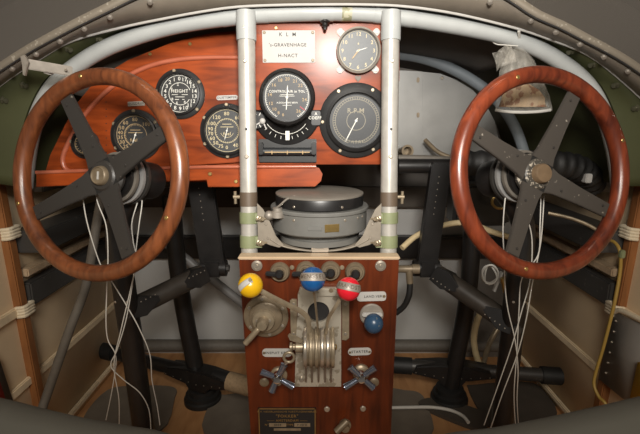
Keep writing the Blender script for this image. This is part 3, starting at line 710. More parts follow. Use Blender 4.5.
for x in (306,312,318.5,325,331):
    b = MB(); q0 = DC.at(x, 362); b.tube([q0+Vector((0,-.006,0)), PED.off(.03).at(x,372), PED.off(.012).at(x,381)], 1.1*k, sub=4, seg=8, flat=(1,1.6)); obj('cable_rod', b, 'steel', t)
b = MB(); b.lathe(fx0(290), [(0,0),(4.6*k,0),(4.6*k,2*k),(3*k,3*k),(3*k,5*k),(5.4*k,6*k),(5.4*k,14*k),(0,14*k)], 20); obj('friction_knob', b, 'nickel', t)
b = MB(); b.lathe(fx0(333.5), [(3.4*k,0),(3.4*k,1.5*k),(2.4*k,3.2*k),(0,3.6*k)], 14); obj('axle_nut', b, 'brass', t)
b = MB(); q = DC.off(.012).at(294,338); b.prism(DC.frame(q), [(-6*k,3*k),(-4.5*k,5*k),(4*k,1.5*k),(9*k,-2*k),(7*k,-5*k),(0,-3.5*k),(-4*k,-2*k)], .003, .0006); obj('wing_plate', b, 'nickel', t)
def knob_lever(name, lab, cat, kx, ky, rpx, off, mat_, path, wide, band, banddir, word):
    KP = PED.off(off); c = KP.at(kx, ky); k = psz(c); r = rpx*k
    t = thing(name, lab, cat, path[-1][0]); 
    b = MB(); b.ball(T(c), r, u=36, v=24); kb = obj('knob', b, mat_, t)
    b = MB(); b.tube([p for p, *_ in path], wide*k, sub=6, seg=10, flat=(.55,1.25)); obj('lever_arm', b, 'nickel', t)
    # metal band round the ball
    n = banddir.normalized(); h = Vector((0,-1,0)); fm = frame_z(c, n, h)
    prof = [(math.sqrt(r*r-z*z)*1.01+.0006, z) for z in [r*(-.12+.64*i/8) for i in range(9)]]
    prof = [(prof[0][0]-.001, prof[0][1])]+prof+[(prof[-1][0]-.001, prof[-1][1])]
    return t, c, k, r, fm, prof, kb
# blue
pa_ = [(PED.off(.118).at(313,286),),(PED.off(.10).at(315,300),),(PED.off(.075).at(317,318),),(PED.off(.058).at(318,332),),(PED.off(.045).at(318,345),)]
def wrap_text(txt, c, r, fm, size, a_c, step):
    b = MB(); n = len(txt)
    for i, ch in enumerate(txt):
        a = a_c + (i-(n-1)/2)*step
        d = fm.to_3x3() @ Vector((math.cos(a), math.sin(a), 0)); z = fm.to_3x3() @ Vector((0,0,1)); x = z.cross(d)
        lat = .205; zz_ = (z*math.cos(lat)-d*math.sin(lat)); dd = (d*math.cos(lat)+z*math.sin(lat)); b.text(ch, mat(x, zz_, dd, c + dd*(r*1.01+.0012)), size)
    return b
def face_angle(c, fm):
    d = fm.to_3x3().inverted() @ (O-c); return math.atan2(d.y, d.x)
def full_knob(name, lab, kx, ky, rpx, off, mat_, path, wide, bdir, word):
    t, c, k, r, fm, prof, kb = knob_lever(name, lab, 'lever', kx, ky, rpx, off, mat_, path, wide, True, bdir, word)
    b = MB(); b.lathe(fm, prof, 48); bd = obj('band', b, 'alu_dull', kb)
    obj('lettering', wrap_text(word, c, r, fm, r*.46, face_angle(c, fm), .30), 'tape_brown', kb)
full_knob('mixture_lever', 'blue ball topped lever in the middle of the throttle discs', 312.7, 279.3, 12.6, .125, 'blue', pa_, 2.0, Vector((0,.36,1)), 'MENGSEL')
pr = [(PED.off(.092).at(341,298),),(PED.off(.085).at(334,309),),(PED.off(.068).at(328,320),),(PED.off(.055).at(326,334),),(PED.off(.045).at(325,346),)]
full_knob('fuel_lever', 'red ball topped lever at the right of the throttle discs', 348.5, 289, 12, .10, 'red', pr, 1.5, Vector((.22,.36,1)), 'BRANDST')
py_ = [(PED.off(.098).at(259,290),),(PED.off(.09).at(272,297),),(PED.off(.075).at(290,306),),(PED.off(.062).at(303,313),),(PED.off(.056).at(308.5,322),),(PED.off(.05).at(309,345),)]
t, c, k, r, fm, prof, kb = knob_lever('throttle_lever', 'yellow ball topped lever reaching left from the throttle discs', 'lever', 250.5, 285.5, 12.4, .105, 'yellow', py_, 2.3, True, Vector((.75,-.2,-1)), '')
vb = (O-c).normalized(); vr = Vector((0,0,1)).cross(vb).normalized(); vu = vb.cross(vr)
dA = (vu*.40+vb*.92).normalized(); dB = (vr*-.92-vu*.36+vb*.2).normalized(); axn = dB.cross(dA).normalized(); fm = frame_z(c, axn, Vector((0,-1,0)))
fa = (lambda d_: math.atan2(d_.y, d_.x))(fm.to_3x3().inverted() @ dA)
b = MB(); hb = r*.24; b.lathe(fm, [(math.sqrt(r*r-z*z)+.001, z) for z in (-hb,-hb*.5,0,hb*.5,hb)], 20, fa-1.35, fa+.12); obj('band', b, 'plate', kb, solidify=.0012)
d = fm.to_3x3() @ Vector((math.cos(fa), math.sin(fa), 0)); obj('screw', screw_mb(frame_z(c+d*(r+.001), d), 1.9*k), 'nickel', kb)
# fuel cock with round flange
p = PED.at(266.3, 315.5); k = psz(p); m = PED.frame(p); t = thing('fuel_cock', 'round grey metal cock with a handle below the yellow knob', 'valve', p)
b = MB(); b.lathe(m, [(0,0),(22.3*k,0),(22.3*k,.005),(21*k,.007),(17*k,.007),(16.4*k,.013),(15*k,.015),(0,.015)], 48); obj('flange', b, 'bronze', t)
b = MB(); b.lathe(m @ T((-2*k,-2*k,.0)), [(0,.015),(12*k,.015),(10.5*k,.021),(6*k,.022),(6*k,.036),(4.6*k,.042),(0,.043)], 32); obj('hub', b, 'nickel', t)
b = MB(); h0 = m @ Vector((-2*k,-2*k,.034)); h1 = m @ Vector((-19*k,-21*k,.040)); b.tube([h0, h0.lerp(h1,.3), h0.lerp(h1,.8), h1], lambda u: (2.3+1.0*(u>.25 and u<.95))*k, sub=5, seg=10, flat=(.9,.9)); obj('handle', b, 'nickel', t)
for a in (28,100,150,-30,-80,215):
    obj('screw', screw_mb(m @ T((19*k*math.cos(R(a)),19*k*math.sin(R(a)),.007)), 1.7*k), 'steel', t)
for dx, dy in ((4.5,-1),(-8,-1)): obj('screw', screw_mb(m @ T((dx*k,dy*k,.021)), 1.7*k), 'steel', t)
# small blue push knob with chrome plate
p = PED.at(371.5, 314.5); k = psz(p); m = PED.frame(p); t = thing('push_knob', 'small worn blue knob on a round chrome plate at the right of the pedestal', 'knob', p)
b = MB(); b.lathe(m, [(0,0),(11.8*k,0),(11.8*k,.003),(10.8*k,.005),(0,.005)], 36); obj('round_plate', b, 'alu_dull', t)
b = MB(); b.box(m @ T((0,2*k,.010)), 20*k, 4*k, .010, .002); obj('cross_strip', b, 'plate', t)
q = m @ T((.5*k,-4*k,0)); b = MB(); b.lathe(q, [(0,.004),(4*k,.004),(4*k,.022),(0,.022)], 20); obj('stem', b, 'steel', t)
b = MB(); b.ball(q @ T((0,1.2*k,.030)), 9.4*k, (1,1.05,1)); obj('knob', b, 'blue_worn', t)
# placards on the pedestal
t, m, k = placard('placard', 'white placard beside the red knob on the pedestal', 'placard', PED, 357, 291.3, 386, 301.2, [(3,0,3.6,'LAND.VERL.')], 'plate', 1.5, rad=3)
obj('screw', screw_mb(m @ T((12.5*k,0,.0018)), 1.5*k), 'bronze', t)
t, m, k = placard('placard', 'white placard above the left star handled valve', 'placard', PED, 262.3, 348, 292, 357, [(-1,0,3.6,'INSPUIT KR.')], 'plate', 0, rad=4)
obj('screw', screw_mb(m @ T((-13*k,0,.0018)), 1.5*k), 'bronze', t)
t, m, k = placard('placard', 'white placard marked STARTER above the right star handled valve', 'placard', PED, 348, 347.3, 371.3, 355.4, [(0,0,3.8,'STARTER')], 'plate', 2, rad=4)
for dx in (-9.8, 9.8): obj('screw', screw_mb(m @ T((dx*k,-.4*k,.0018)), 1.3*k), 'bronze', t)
# star handles
def star(cx, cy, hx, hy, lab, arms):
    p = PED.at(hx, hy); k = psz(p); m = PED.frame(p); t = thing('star_valve', lab, 'valve', p)
    b = MB(); b.lathe(m, [(0,0),(8.5*k,0),(8.5*k,.006),(7*k,.009),(4.4*k,.010),(4.2*k,.030),(0,.030)], 28); obj('collar', b, 'nickel', t)
    c = PED.off(.036).at(cx, cy); kk = psz(c); m = PED.frame(c)
    b = MB(); b.lathe(m, [(0,-.016),(4.6*kk,-.014),(5.2*kk,-.004),(5*kk,.004),(3.6*kk,.009),(0,.010)], 24); obj('hub', b, 'chrome', t)
    for a, L in arms:
        d = Vector((math.cos(R(a)), math.sin(R(a)), 0)); pts = [m @ (d*3*kk+Vector((0,0,-.002))), m @ (d*(L*.5)*kk+Vector((0,0,-.001))), m @ (d*(L*.9)*kk), m @ (d*L*kk)]
        b = MB(); b.tube(pts, lambda u: (2.7+1.1*u if u < .97 else 3.0)*kk, sub=5, seg=14); obj('arm', b, 'bluechrome', t)
star(277.3, 378.5, 279, 374, 'blue chrome star handled valve at the left of the pedestal', [(155,18),(65,17),(-30,18),(-112,15)])
star(361.3, 378, 361, 371.5, 'blue chrome star handled valve at the right of the pedestal', [(133,16.5),(40,18),(-42,16),(-148,19)])
# key in its lock
p = PED.at(287,365); k = psz(p); m = PED.frame(p); t = thing('lock_key', 'small metal ring key dangling beside the left star valve', 'key', p)
c = PED.off(.046).at(289, 357.3); kk = psz(c)
b = MB(); ring = [PED.frame(c) @ Vector((5.2*kk*math.cos(a), 5.2*kk*math.sin(a), 0)) for a in [2*math.pi*i/16 for i in range(16)]]; b.tube(ring, 1.5*kk, closed=True, sub=2, seg=10); obj('ring', b, 'nickel', t)
b = MB(); b.tube([PED.frame(c) @ Vector((-2*kk,-5.5*kk,0)), PED.frame(c) @ Vector((-4*kk,-9*kk,-.006)), PED.at(282,369)], 1.7*kk, sub=4, seg=8); obj('shank', b, 'steel', t)
# maker's plate
t, m, k = placard('maker_plate', 'black maker\'s plate with brass lettering at the foot of the pedestal', 'plate', PED, 258.5, 405.5, 316, 441,
      [(0,13.6,2.6,'N.V. NEDERLANDSCHE VLIEGTUIGENFABRIEK'),(0,8.6,4.6,'"FOKKER"'),(0,3.6,3.6,'—— AMSTERDAM ——'),(-20.5,-1.2,3.2,'N°'),(2.5,-1.2,3,'TYPE')], 'ink_black', 0, 'brass', .6)
b = MB()
for x0, y0, x1, y1 in ((-28.4,17.4,28.4,16.3),(-28.4,-17.4,28.4,-16.3),(-28.4,17.4,-27.4,-17.4),(27.4,17.4,28.4,-17.4)): b.box(m @ T(((x0+x1)/2*k,(y0+y1)/2*k,.002)), abs(x1-x0)*k, abs(y1-y0)*k, .0008)
obj('border', b, 'brass', t)
for x0, x1, s_ in ((-18,-1,'5054'),(7,23,'F.VII A')):
    b = MB(); b.box(m @ T(((x0+x1)/2*k,-1.2*k,.002)), (x1-x0)*k, 4*k, .0006); fld = obj('number_field', b, 'nickel', t)
    b = MB(); b.text(s_, m @ T(((x0+x1)/2*k,-1.2*k,.0025)), 3.2*k); obj('lettering', b, 'ink_black', fld)
b = MB(); b.box(m @ T((0,-6.4*k,.002)), 27*k, 2.6*k, .0006); obj('number_field', b, 'nickel', t)
p = PED.at(345,424); k = psz(p); t = thing('toggle_lever', 'short metal lever at the bottom of the pedestal right of the maker\'s plate', 'lever', p)
b = MB(); b.lathe(PED.frame(p), [(0,0),(6*k,0),(6*k,.006),(4*k,.008),(4*k,.018),(0,.018)], 22); obj('boss', b, 'bronze', t)
b = MB(); b.tube([PED.off(.02).at(347,421), PED.off(.026).at(341,427), PED.off(.030).at(336,432)], 3.4*k, sub=4, seg=10); obj('arm', b, 'bronze', t)
# ------------------------------------------------------------------ steering wheels
def wheel(side, cx, cy, yaw, el, Rr, rot, rimmat, spm, lab, screws_a):
    c = P(cx, cy, .84); ya, e = R(yaw)*side, R(el)
    n = Vector((math.sin(ya)*math.cos(e), -math.cos(ya)*math.cos(e), math.sin(e))); fm = frame_z(c, n)
    t = thing('steering_wheel', lab, 'steering wheel', c)
    rho = .0158
    def L(x, y, z): return fm @ Vector((x, y, z))
    b = MB(); b.tube([L(Rr*math.cos(a), Rr*math.sin(a), 0) for a in [2*math.pi*i/96 for i in range(96)]], rho, closed=True, sub=1, seg=24); rim = obj('rim', b, rimmat, t)
    for a in screws_a:
        d = Vector((math.cos(R(a)), math.sin(R(a)), 0)); q = fm @ (d*Rr + Vector((0,0,rho*.93))); obj('rim_screw', screw_mb(frame_z(q, n), .0040, .002), 'brass', rim)
    DISH = .020; fh = fm @ T((0,0,-DISH))
    for i in range(4):
        a = rot+90*i; q = fh @ Matrix.Rotation(R(a), 4, 'Z') @ Matrix.Rotation(-math.atan2(DISH, Rr-.02), 4, 'Y'); b = MB()
        b.prism(q, [(.026,-.026),(.044,-.021),(.10,-.0165),(Rr-.016,-.014),(Rr-.016,.014),(.10,.0165),(.044,.021),(.026,.026)], .007, .0012, -.006)
        b.box(q @ T((.10,0,-.010)), .14, .005, .010, .001)
        sp = obj('spoke', b, spm, t)
        for r_ in (.060, Rr-.030): obj('bolt', screw_mb(q @ T((r_,.004 if r_ > .1 else -.008,.001)), .0026, .002), 'spoke', sp)
    b = MB(); b.lathe(fh, [(.018,-.012),(.040,-.012),(.042,-.004),(.038,.001),(.030,.003),(.026,.008),(.018,.008),(.018,-.012)], 40); obj('hub', b, 'spoke' if side < 0 else 'hub_chip', t)
    b = MB(); b.lathe(fh, [(0,-.01),(.019,-.01),(.019,.010),(.017,.016),(.0155,.017),(.014,.0145),(0,.0145)] if side < 0 else [(0,-.01),(.0185,-.01),(.0185,.018),(.0165,.021),(0,.022)], 32); cap = obj('hub_nut' if side < 0 else 'hub_cap', b, 'bronze' if side < 0 else 'cap_tan', t)
    if side < 0:
        b = MB(); b.box(fh @ T((0,0,.0155)), .003, .015, .002); obj('slot', b, 'plate', cap)
    for i in range(4):
        q = fh @ Matrix.Rotation(R(rot+45+90*i), 4, 'Z') @ T((.0305,0,.0012)); b = MB(); b.prism(q, [(.0065*math.cos(u), .012*math.sin(u)) for u in [2*math.pi*v/20 for v in range(20)]], .0022, .0004); obj('hub_recess', b, 'rubber', t)
    # cable drum behind the hub
    for j, (z, r_, mm) in enumerate(((-.022,.044,'black_metal'),(-.030,.050,'hose'),(-.038,.045,'black_metal'),(-.046,.053,'grey_tube'),(-.054,.046,'black_metal'),(-.062,.053,'spoke'))):
        b = MB(); b.lathe(fh, [(0,z-.008),(r_,z-.008),(r_*1.01,z-.005),(r_,z),(0,z)], 40); obj('drum_flange', b, mm, t)
    return t, fh
wl, fl = wheel(-1, 95.9, 175.2, 18, 11, .1838, 29, 'rim_wood_left', 'spoke', 'brown wooden steering wheel with dark spokes at the left', (-22, 200, 100))
wr, fr_ = wheel(1, 544.4, 173.2, 16.5, 11, .1834, 62, 'rim_wood_right', 'spoke_right', 'reddish wooden steering wheel with chipped grey spokes at the right', (18, 110, 250))
# ------------------------------------------------------------------ control columns
def column(fm, pts, lab, side):
    q0 = fm @ Vector((0,0,-.07)); top = fm @ Vector((0,0,-.12))
    t = thing('control_column', lab, 'column', pts[-1])
    b = MB(); b.lathe(fm, [(0,-.072),(.034,-.072),(.040,-.080),(.040,-.135),(.032,-.145),(0,-.145)], 32); obj('head', b, 'black_metal', t)
    b = MB(); b.tube([fm @ Vector((0,-.01,-.110))]+pts, lambda u: .0235+.004*u, sub=6, seg=20); obj('tube', b, 'black_metal', t)
    p = pts[-1]; b = MB(); b.lathe(T(p), [(0,0),(.05,0),(.05,.012),(.034,.020),(.034,.04),(0,.04)], 28); obj('foot', b, 'black_metal', t)
    q = pts[1]; 
    for dz in (.03,-.02):
        for s in (-1,1): obj('bolt', screw_mb(frame_z(q+Vector((s*.013,-.0215,dz)), Vector((s*.5,-1,0))), .003), 'steel', t)
    return t
b0 = P(148, 455, 1.06); b0.z = 0
column(fl, [P(118,225,.95), P(124.5,290,.96), P(133,350,1.0), Vector((P(143,420,1.03).x, 1.03, .13)), Vector((P(146,440,1.04).x, 1.04, 0))], 'black tubular control column under the left wheel', -1)
column(fr_, [P(523,225,.95), P(516,290,.96), P(510,350,1.0), Vector((P(502,420,1.03).x, 1.03, .13)), Vector((P(499,440,1.04).x, 1.04, 0))], 'black tubular control column under the right wheel', 1)
# ------------------------------------------------------------------ black frames, arms, rudder bars
def beam(a, c, w, h, mat_, name, par, bev=.003, hint=Vector((0,-1,0))):
    d = c-a; z = d.normalized(); x = hint.cross(z).normalized(); y = z.cross(x)
    b = MB(); b.box(mat(x, y, z, (a+c)/2), w, h, d.length, bev); return obj(name, b, mat_, par)
def link(lab, a0, a1, side):
    t = thing('link_arm', lab, 'arm', a1)
    d = (a1-a0).normalized(); x = Vector((0,-1,0)).cross(d).normalized(); y = d.cross(x)
    b = MB(); b.tube([a0.lerp(a1,.02), a0.lerp(a1,.5), a1], .0245, sub=3, seg=18); obj('tube', b, 'link_tube', t)
    for f0, f1 in ((0,.34),(.70,1.06)):
        u0, u1 = a0.lerp(a1, f0), a0.lerp(a1, f1); m = mat(d, x, d.cross(x), (u0+u1)/2); L = (u1-u0).length
        b = MB(); b.prism(m, [(-L/2,-.020),(L*.0,-.0245),(L/2,-.008),(L/2,.008),(L*.0,.0245),(-L/2,.020)] if f0 == 0 else [(L/2,-.018),(L*.1,-.025),(-L/2,-.006),(-L/2,.006),(L*.1,.025),(L/2,.018)], .052, .002, -.026); pl = obj('end_fork', b, 'black_metal', t)
        nrm = d.cross(x)
        if nrm.y > 0: nrm = -nrm
        for i in range(5):
            q = u0.lerp(u1, .12+.17*i) + nrm*.026 + x*(-.012); b = MB(); b.lathe(frame_z(q, nrm), [(.0017,0),(.0012,.001),(0,.0013)], 8); obj('rivet', b, 'steel', pl)
    b = MB(); q = a1; b.cyl(q+Vector((0,-.034,0)), q+Vector((0,.03,0)), .011); obj('pivot_bolt', b, 'spoke', t)
    return t
def frame_post(lab, x0, y0, x1, y1, Y, wpx, dots, toptube):
    p0, p1 = P(x0, y0, Y), P(x1, y1, Y); k = psz(p0)
    t = thing('hanging_frame', lab, 'frame', p1)
    beam(p0, p1, wpx*k, .03, 'black_metal', 'post', t)
    for i in range(dots):
        q = p0.lerp(p1, .12+.40*i/dots); b = MB(); b.lathe(frame_z(q+Vector((-.004,-.0145,0)), Vector((0,-1,0))), [(.0016,0),(.0012,.001),(0,.0013)], 8); obj('rivet', b, 'steel', t)
    b = MB(); b.tube([P(*v, Y+.02) for v in toptube], .019, sub=1, seg=18); obj('cross_tube', b, 'black_metal', t)
    b = MB(); q = p1; b.cyl(q+Vector((-.034,0,0)), q+Vector((.034,0,0)), .022); b.box(T(q+Vector((0,0,.004))), .052, .048, .05, .008); obj('clevis', b, 'black_metal', t)
    for s in (-1, 1):
        b = MB(); b.cyl(q+Vector((s*.034,0,0)), q+Vector((s*.041,0,0)), .010, seg=8); obj('pivot_bolt', b, 'spoke', t)
    return p1
pL = frame_post('black riveted post hanging behind the right side of the left wheel', 200, 176, 214, 268, 1.15, 25, 6, [(60,181),(130,183),(210,178)])
pR = frame_post('black riveted post hanging left of the right wheel', 441, 163, 426, 268, 1.15, 20, 7, [(398,166),(450,166),(520,170)])
link('black link arm sloping from the left hanging post to the left column', pL+Vector((-.02,-.03,-.004)), P(133,308,.985), -1)
link('black link arm sloping from the right hanging post to the right column', pR+Vector((.02,-.03,-.004)), P(511,324,.985), 1)
def rudder(lab, pts_post, bar, side, Y=1.372):
    base_p = P(pts_post[-1][0], pts_post[-1][1], Y); base_p.z = 0; base_p.y = Y
    pp = [P(x, y, Y) for x, y in pts_post[:-1]]+[base_p]
    t = thing('rudder_bar', lab, 'rudder bar', base_p)
    b = MB(); b.tube(pp, .0275, sub=4, seg=20); obj('post', b, 'black_metal', t)
    b = MB(); b.lathe(T(base_p), [(0,0),(.062,0),(.062,.014),(.056,.018),(.056,.030),(.046,.034),(.046,.050),(.030,.055),(0,.055)], 32); obj('socket', b, 'rubber', t)
    (x0, y0, Y0), (x1, y1, Y1) = bar; a, c = P(x0, y0, Y0), P(x1, y1, Y1)
    b = MB(); b.tube([a, c], .0225, sub=1, seg=20); obj('bar', b, 'black_metal' if side < 0 else 'spoke', t)
    mid = min([a.lerp(c, i/40) for i in range(41)], key=lambda q: abs(q.x-base_p.x)); d = (c-a).normalized(); x = d.cross(Vector((0,0,1))).normalized(); zz = x.cross(d)
    b = MB(); b.prism(mat(d, zz, -d.cross(zz) if False else d.cross(zz), mid), [(-.13,-.014),(-.045,-.030),(-.03,-.05),(.03,-.05),(.045,-.030),(.13,-.014),(.12,.014),(.04,.024),(-.04,.024),(-.12,.014)], .056, .004, -.028); sd = obj('saddle', b, 'black_metal', t)
    for i in range(9):
        q = mid + d*(-.12+.03*i) + zz*(-.008-.014*(1-abs(i-4)/4)); nn = d.cross(zz); nn = nn if nn.y < 0 else -nn; b = MB(); b.lathe(frame_z(q+nn*.028, nn), [(.0018,0),(.0013,.0012),(0,.0015)], 8); obj('rivet', b, 'steel', sd)
    for u, out in ((a, -1), (c, 1)):
        b = MB(); dd = d*out; b.tube([u-dd*.05, u+dd*.012], .0285, sub=1, seg=20); obj('end_cap', b, 'rubber', t)
    return a, c
aL, cL = rudder('black rudder bar on an upright post behind the left wheel', [(171,196),(180,285),(194,360),(203,400)], ((104,351,1.50),(228,381,1.315)), -1)
b = MB(); u = P(246,385.5,1.28); v = P(229,381,1.30); b.tube([v, v.lerp(u,.5), u.lerp(v,-.8)], .030, sub=3, seg=18); tag(obj('padded_sleeve', b, 'pad'), 'cream cloth padding wrapped on the left rudder bar beside the pedestal', 'sleeve')
aR, cR = rudder('black rudder bar on an upright post behind the right wheel', [(474,175),(469,285),(456,360),(449,399)], ((397,365,1.41),(557,376,1.343)), 1)
# cross beams on the bulkhead
b = MB(); b.box(T((0,1.665,.46)), 1.5, .05, .085, .006); tag(obj('cross_beam', b, 'black_metal'), 'long black cross beam on the grey front bulkhead', 'beam')
b = MB(); b.box(T((0,1.66,.655)), 1.52, .05, .075, .006); tag(obj('cross_beam', b, 'mat_dark'), 'dark brown upper cross beam on the front bulkhead behind the compass', 'beam')
b = MB(); b.tube([Vector((-.74,1.66,.05)), Vector((.74,1.66,.05))], .024, sub=1, seg=16); tag(obj('floor_pipe', b, 'hose'), 'grey pipe along the foot of the front bulkhead', 'pipe')
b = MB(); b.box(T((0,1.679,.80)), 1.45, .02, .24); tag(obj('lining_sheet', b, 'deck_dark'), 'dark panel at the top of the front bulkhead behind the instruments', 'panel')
# tank and far arch on the right
TY = 1.32
b = MB(); TP = Plane((0,TY,0),(0,0,1))
t = thing('metal_tank', 'grey riveted aluminium tank behind the right upright tube', 'tank', TP.at(435,156))
b.prism(pframe(TP), outline(TP, [(385,70),(421.3,72),(421.3,155),(385,155)]), .012, .001); tk = obj('left_sheet', b, 'alu', t)
b = MB(); b.prism(pframe(TP), outline(TP, [(421.5,72),(440,74),(456,80),(472,90),(486,106),(494,122),(498,140),(499,158),(470,156),(421.5,155)]), .008, .001); obj('right_sheet', b, 'alu', t)
for x, y in ((418,80),(418,115)):
    q = TP.off(.012).at(x, y); b = MB(); b.box(TP.frame(q), .008, .014, .008, .002); obj('clip', b, 'bronze', tk)
screws(TP.off(.008), [(442,78),(409,80),(409,113)], 1.6, 'steel', t)
b = MB(); b.tube([P(x, y, 1.28) for x, y in [(388,53),(412,56),(432,61),(452,69),(472,80),(491,94),(506,112),(517,132),(524,152)]], .0145, sub=6, seg=16); tag(obj('far_arch_tube', b, 'arch_far'), 'thin blue grey curved tube around the aluminium tank', 'tube')
p = P(407,151,1.22); b = MB(); fm = frame_z(p, Vector((.15,-1,.1))); k = psz(p)
b.lathe(fm, [(4.2*k,-.05),(5.4*k,-.002),(6.2*k,0),(6.2*k,.006),(4.2*k,.006),(4.2*k,-.02),(0,-.02)], 24); tag(obj('open_pipe', b, 'bronze'), 'open pipe end poking out below the aluminium tank', 'pipe')
b = MB(); b.tube([P(398,158,1.2), P(425,158.5,1.2), P(452,160,1.2)], .009, sub=3, seg=12); tag(obj('thin_rail', b, 'hose'), 'thin grey rail lying above the black cross tube on the right', 'rail')
b = MB(); b.tube([P(425,140,1.27), P(438,152,1.24), P(452,158,1.22)], .006, sub=4, seg=10); tag(obj('bent_rod', b, 'bronze'), 'bent brown rod below the right aluminium tank', 'rod')
# ribbed hose behind the right hub
t = thing('ribbed_hose', 'thick black ribbed hose passing behind the right wheel hub', 'hose', P(535,172,1.1))
hp = spline([P(456,163,1.10), P(490,164,1.09), P(540,164,1.09), P(570,166,1.10), P(586,174,1.12), P(592,186,1.15)], 14)
b = MB(); n_ = len(hp); b.tube(hp, lambda u: .031+.0025*math.sin(u*n_*1.3), sub=1, seg=18); obj('hose', b, 'rubber', t)
b = MB(); q = P(587,178,1.08); b.box(T(q), .016, .02, .022, .002); obj('clamp', b, 'plate', t)
b = MB(); b.tube([P(592,185,1.14), P(610,187,1.14), P(624,188,1.14)], .014, sub=2, seg=14); tag(obj('stub_tube', b, 'hose'), 'short grey tube end behind the right rim of the right wheel', 'tube')
# small box with brass wire loop behind right wheel
p = P(478,203,1.27); t = thing('equipment_box', 'small black box with a brass loop behind the right wheel', 'box', p)
b = MB(); b.box(T(p), .16, .08, .12, .01); obj('case', b, 'black_metal', t)
b = MB(); b.tube([P(x, y, 1.19) for x, y in [(514,230),(513,204),(509,197),(495,197),(492,203),(497,208),(506,208)]], .004, sub=5, seg=8); obj('wire_loop', b, 'brass', t)
b = MB(); b.tube([P(402,248,1.15), P(416,236,1.18), P(434,228,1.21), P(455,223,1.20), P(472,224,1.185), P(490,231,1.185), P(512,238,1.20)], .008, sub=6, seg=10); tag(obj('pale_tube', b, 'wire_tan'), 'pale beige tube rising right from behind the pedestal', 'tube')
p = P(408,269,1.12); t = thing('valve_fitting', 'small dark pipe fitting with a hanging hose right of the pedestal', 'fitting', p)
b = MB(); b.tube([P(413,269,1.12), P(396,269,1.12), P(380,270,1.10), P(374,271,1.02), P(373,271,.899)], .010, sub=5); b.cyl(P(412,269,1.12), P(419,269,1.12), .013); obj('pipe', b, 'bronze', t)
b = MB(); b.cyl(P(409,270,1.12), P(410,283,1.12), .009); obj('drop_nut', b, 'bronze', t)
b = MB(); b.tube([P(410,282,1.12), P(409,295,1.12), P(404,306,1.13), P(396,313,1.14)], .008, sub=6, seg=10); obj('hose', b, 'rubber', t)
b = MB(); b.tube([P(160,238,1.50), P(185,258,1.50), P(246,306,1.50)], .0155, sub=2, seg=12); tag(obj('brace_tube', b, 'grey_tube'), 'thin grey brace tube sloping down behind the left post', 'tube')
# ------------------------------------------------------------------ fuselage sides
for s, nm in ((-1,'left'),(1,'right')):
    Yf = 1.12
    b = MB(); pts = [Vector((s*(wx(z)-.013), Yf, z)) for z in (.02,.3,.6,.83)]
    d = (pts[-1]-pts[0]); x_ = Vector((0,1,0)); zz = d.normalized(); y_ = zz.cross(x_)
    b.box(mat(x_, y_, zz, (pts[0]+pts[-1])/2), .028, .024, d.length, .003)
    tag(obj('wall_post', b, 'frame_wood'), 'light brown wooden post against the %s fuselage wall' % nm, 'post')
    for zc, lab in ((.44,'lower'),(.65,'upper') ):
        t0 = Vector((s*(wx(zc)-.014), Yf, zc)); b = MB()
        for i in range(4):
            dz = -.012+.008*i; b.tube([t0+Vector((s*.0,-.02,dz)), t0+Vector((-s*.019,-.018,dz+.002)), t0+Vector((-s*.021,.0,dz+.003)), t0+Vector((-s*.019,.02,dz+.002)), t0+Vector((0,.021,dz))], .0048, sub=3, seg=8)
        tag(obj('cloth_lashing', b, 'cloth'), '%s cream cloth binding on the %s wall post' % (lab, nm), 'binding')
    for (z0, z1, dep, lab) in ((.59,.650,.085,'upper thick'),(.44,.506,.03,'lower')):
        zc = (z0+z1)/2; b = MB(); xx = s*(wx(zc)-dep/2-.004)
        if s > 0: zc -= .0
        b.box(T((xx, 1.13+.26, zc)), dep, .50, z1-z0, .004); tag(obj('wall_board', b, 'board'), '%s black longitudinal board on the %s fuselage wall' % (lab, nm), 'board')
    b = MB(); b.box(T((s*(wx(.53)-.02), 1.38, .535)), .03, .48, .022, .003); tag(obj('wall_batten', b, 'light_wood'), 'pale wooden batten between the black boards on the %s wall' % nm, 'batten')
    b = MB(); b.box(T((s*(wx(.80)-.03), 1.1, .803)), .06, 1.1, .03, .004); tag(obj('longeron', b, 'strip'), 'grey longeron along the top of the %s fuselage wall' % nm, 'longeron')
    # fitting plate on the longeron
    t = thing('fitting_plate', 'grey riveted fitting plate on the %s longeron beside the wheel' % nm, 'plate', Vector((s*.74,1.15,.76)))
    b = MB(); b.box(T((s*.735,1.26,.772)), .03, .20, .045, .003); pl = obj('plate', b, 'hose', t)
    for i in range(6):
        q = Vector((s*.72, 1.18+.03*i, .765+.012*(i % 2))); b = MB(); b.lathe(frame_z(q, Vector((-s,0,0))), [(.004,0),(.003,.003),(0,.004)], 8); obj('rivet', b, 'alu', pl)
b = MB(); b.tube([P(x, y, Y) for x, y, Y in [(103,190,1.11),(96,228,1.11),(86,285,1.10),(71,326,1.08),(59,360,1.07),(47,395,1.06),(42,410,1.05),(36,440,1.04),(35,500,1.03)]], .0115, sub=6, seg=14); tag(obj('flexible_hose', b, 'hose'), 'grey hose hanging down the left wall in front of the wooden post', 'hose')
def wallP(px, py, s, gap=.012):
    d = ray(px, py); lo, hi = .3, 2.5
    for _ in range(40):
        m_ = (lo+hi)/2; q = O+d*(m_/d.y)
        if abs(q.x) < wx(q.z)-gap: lo = m_
        else: hi = m_
    return O+d*(lo/d.y)
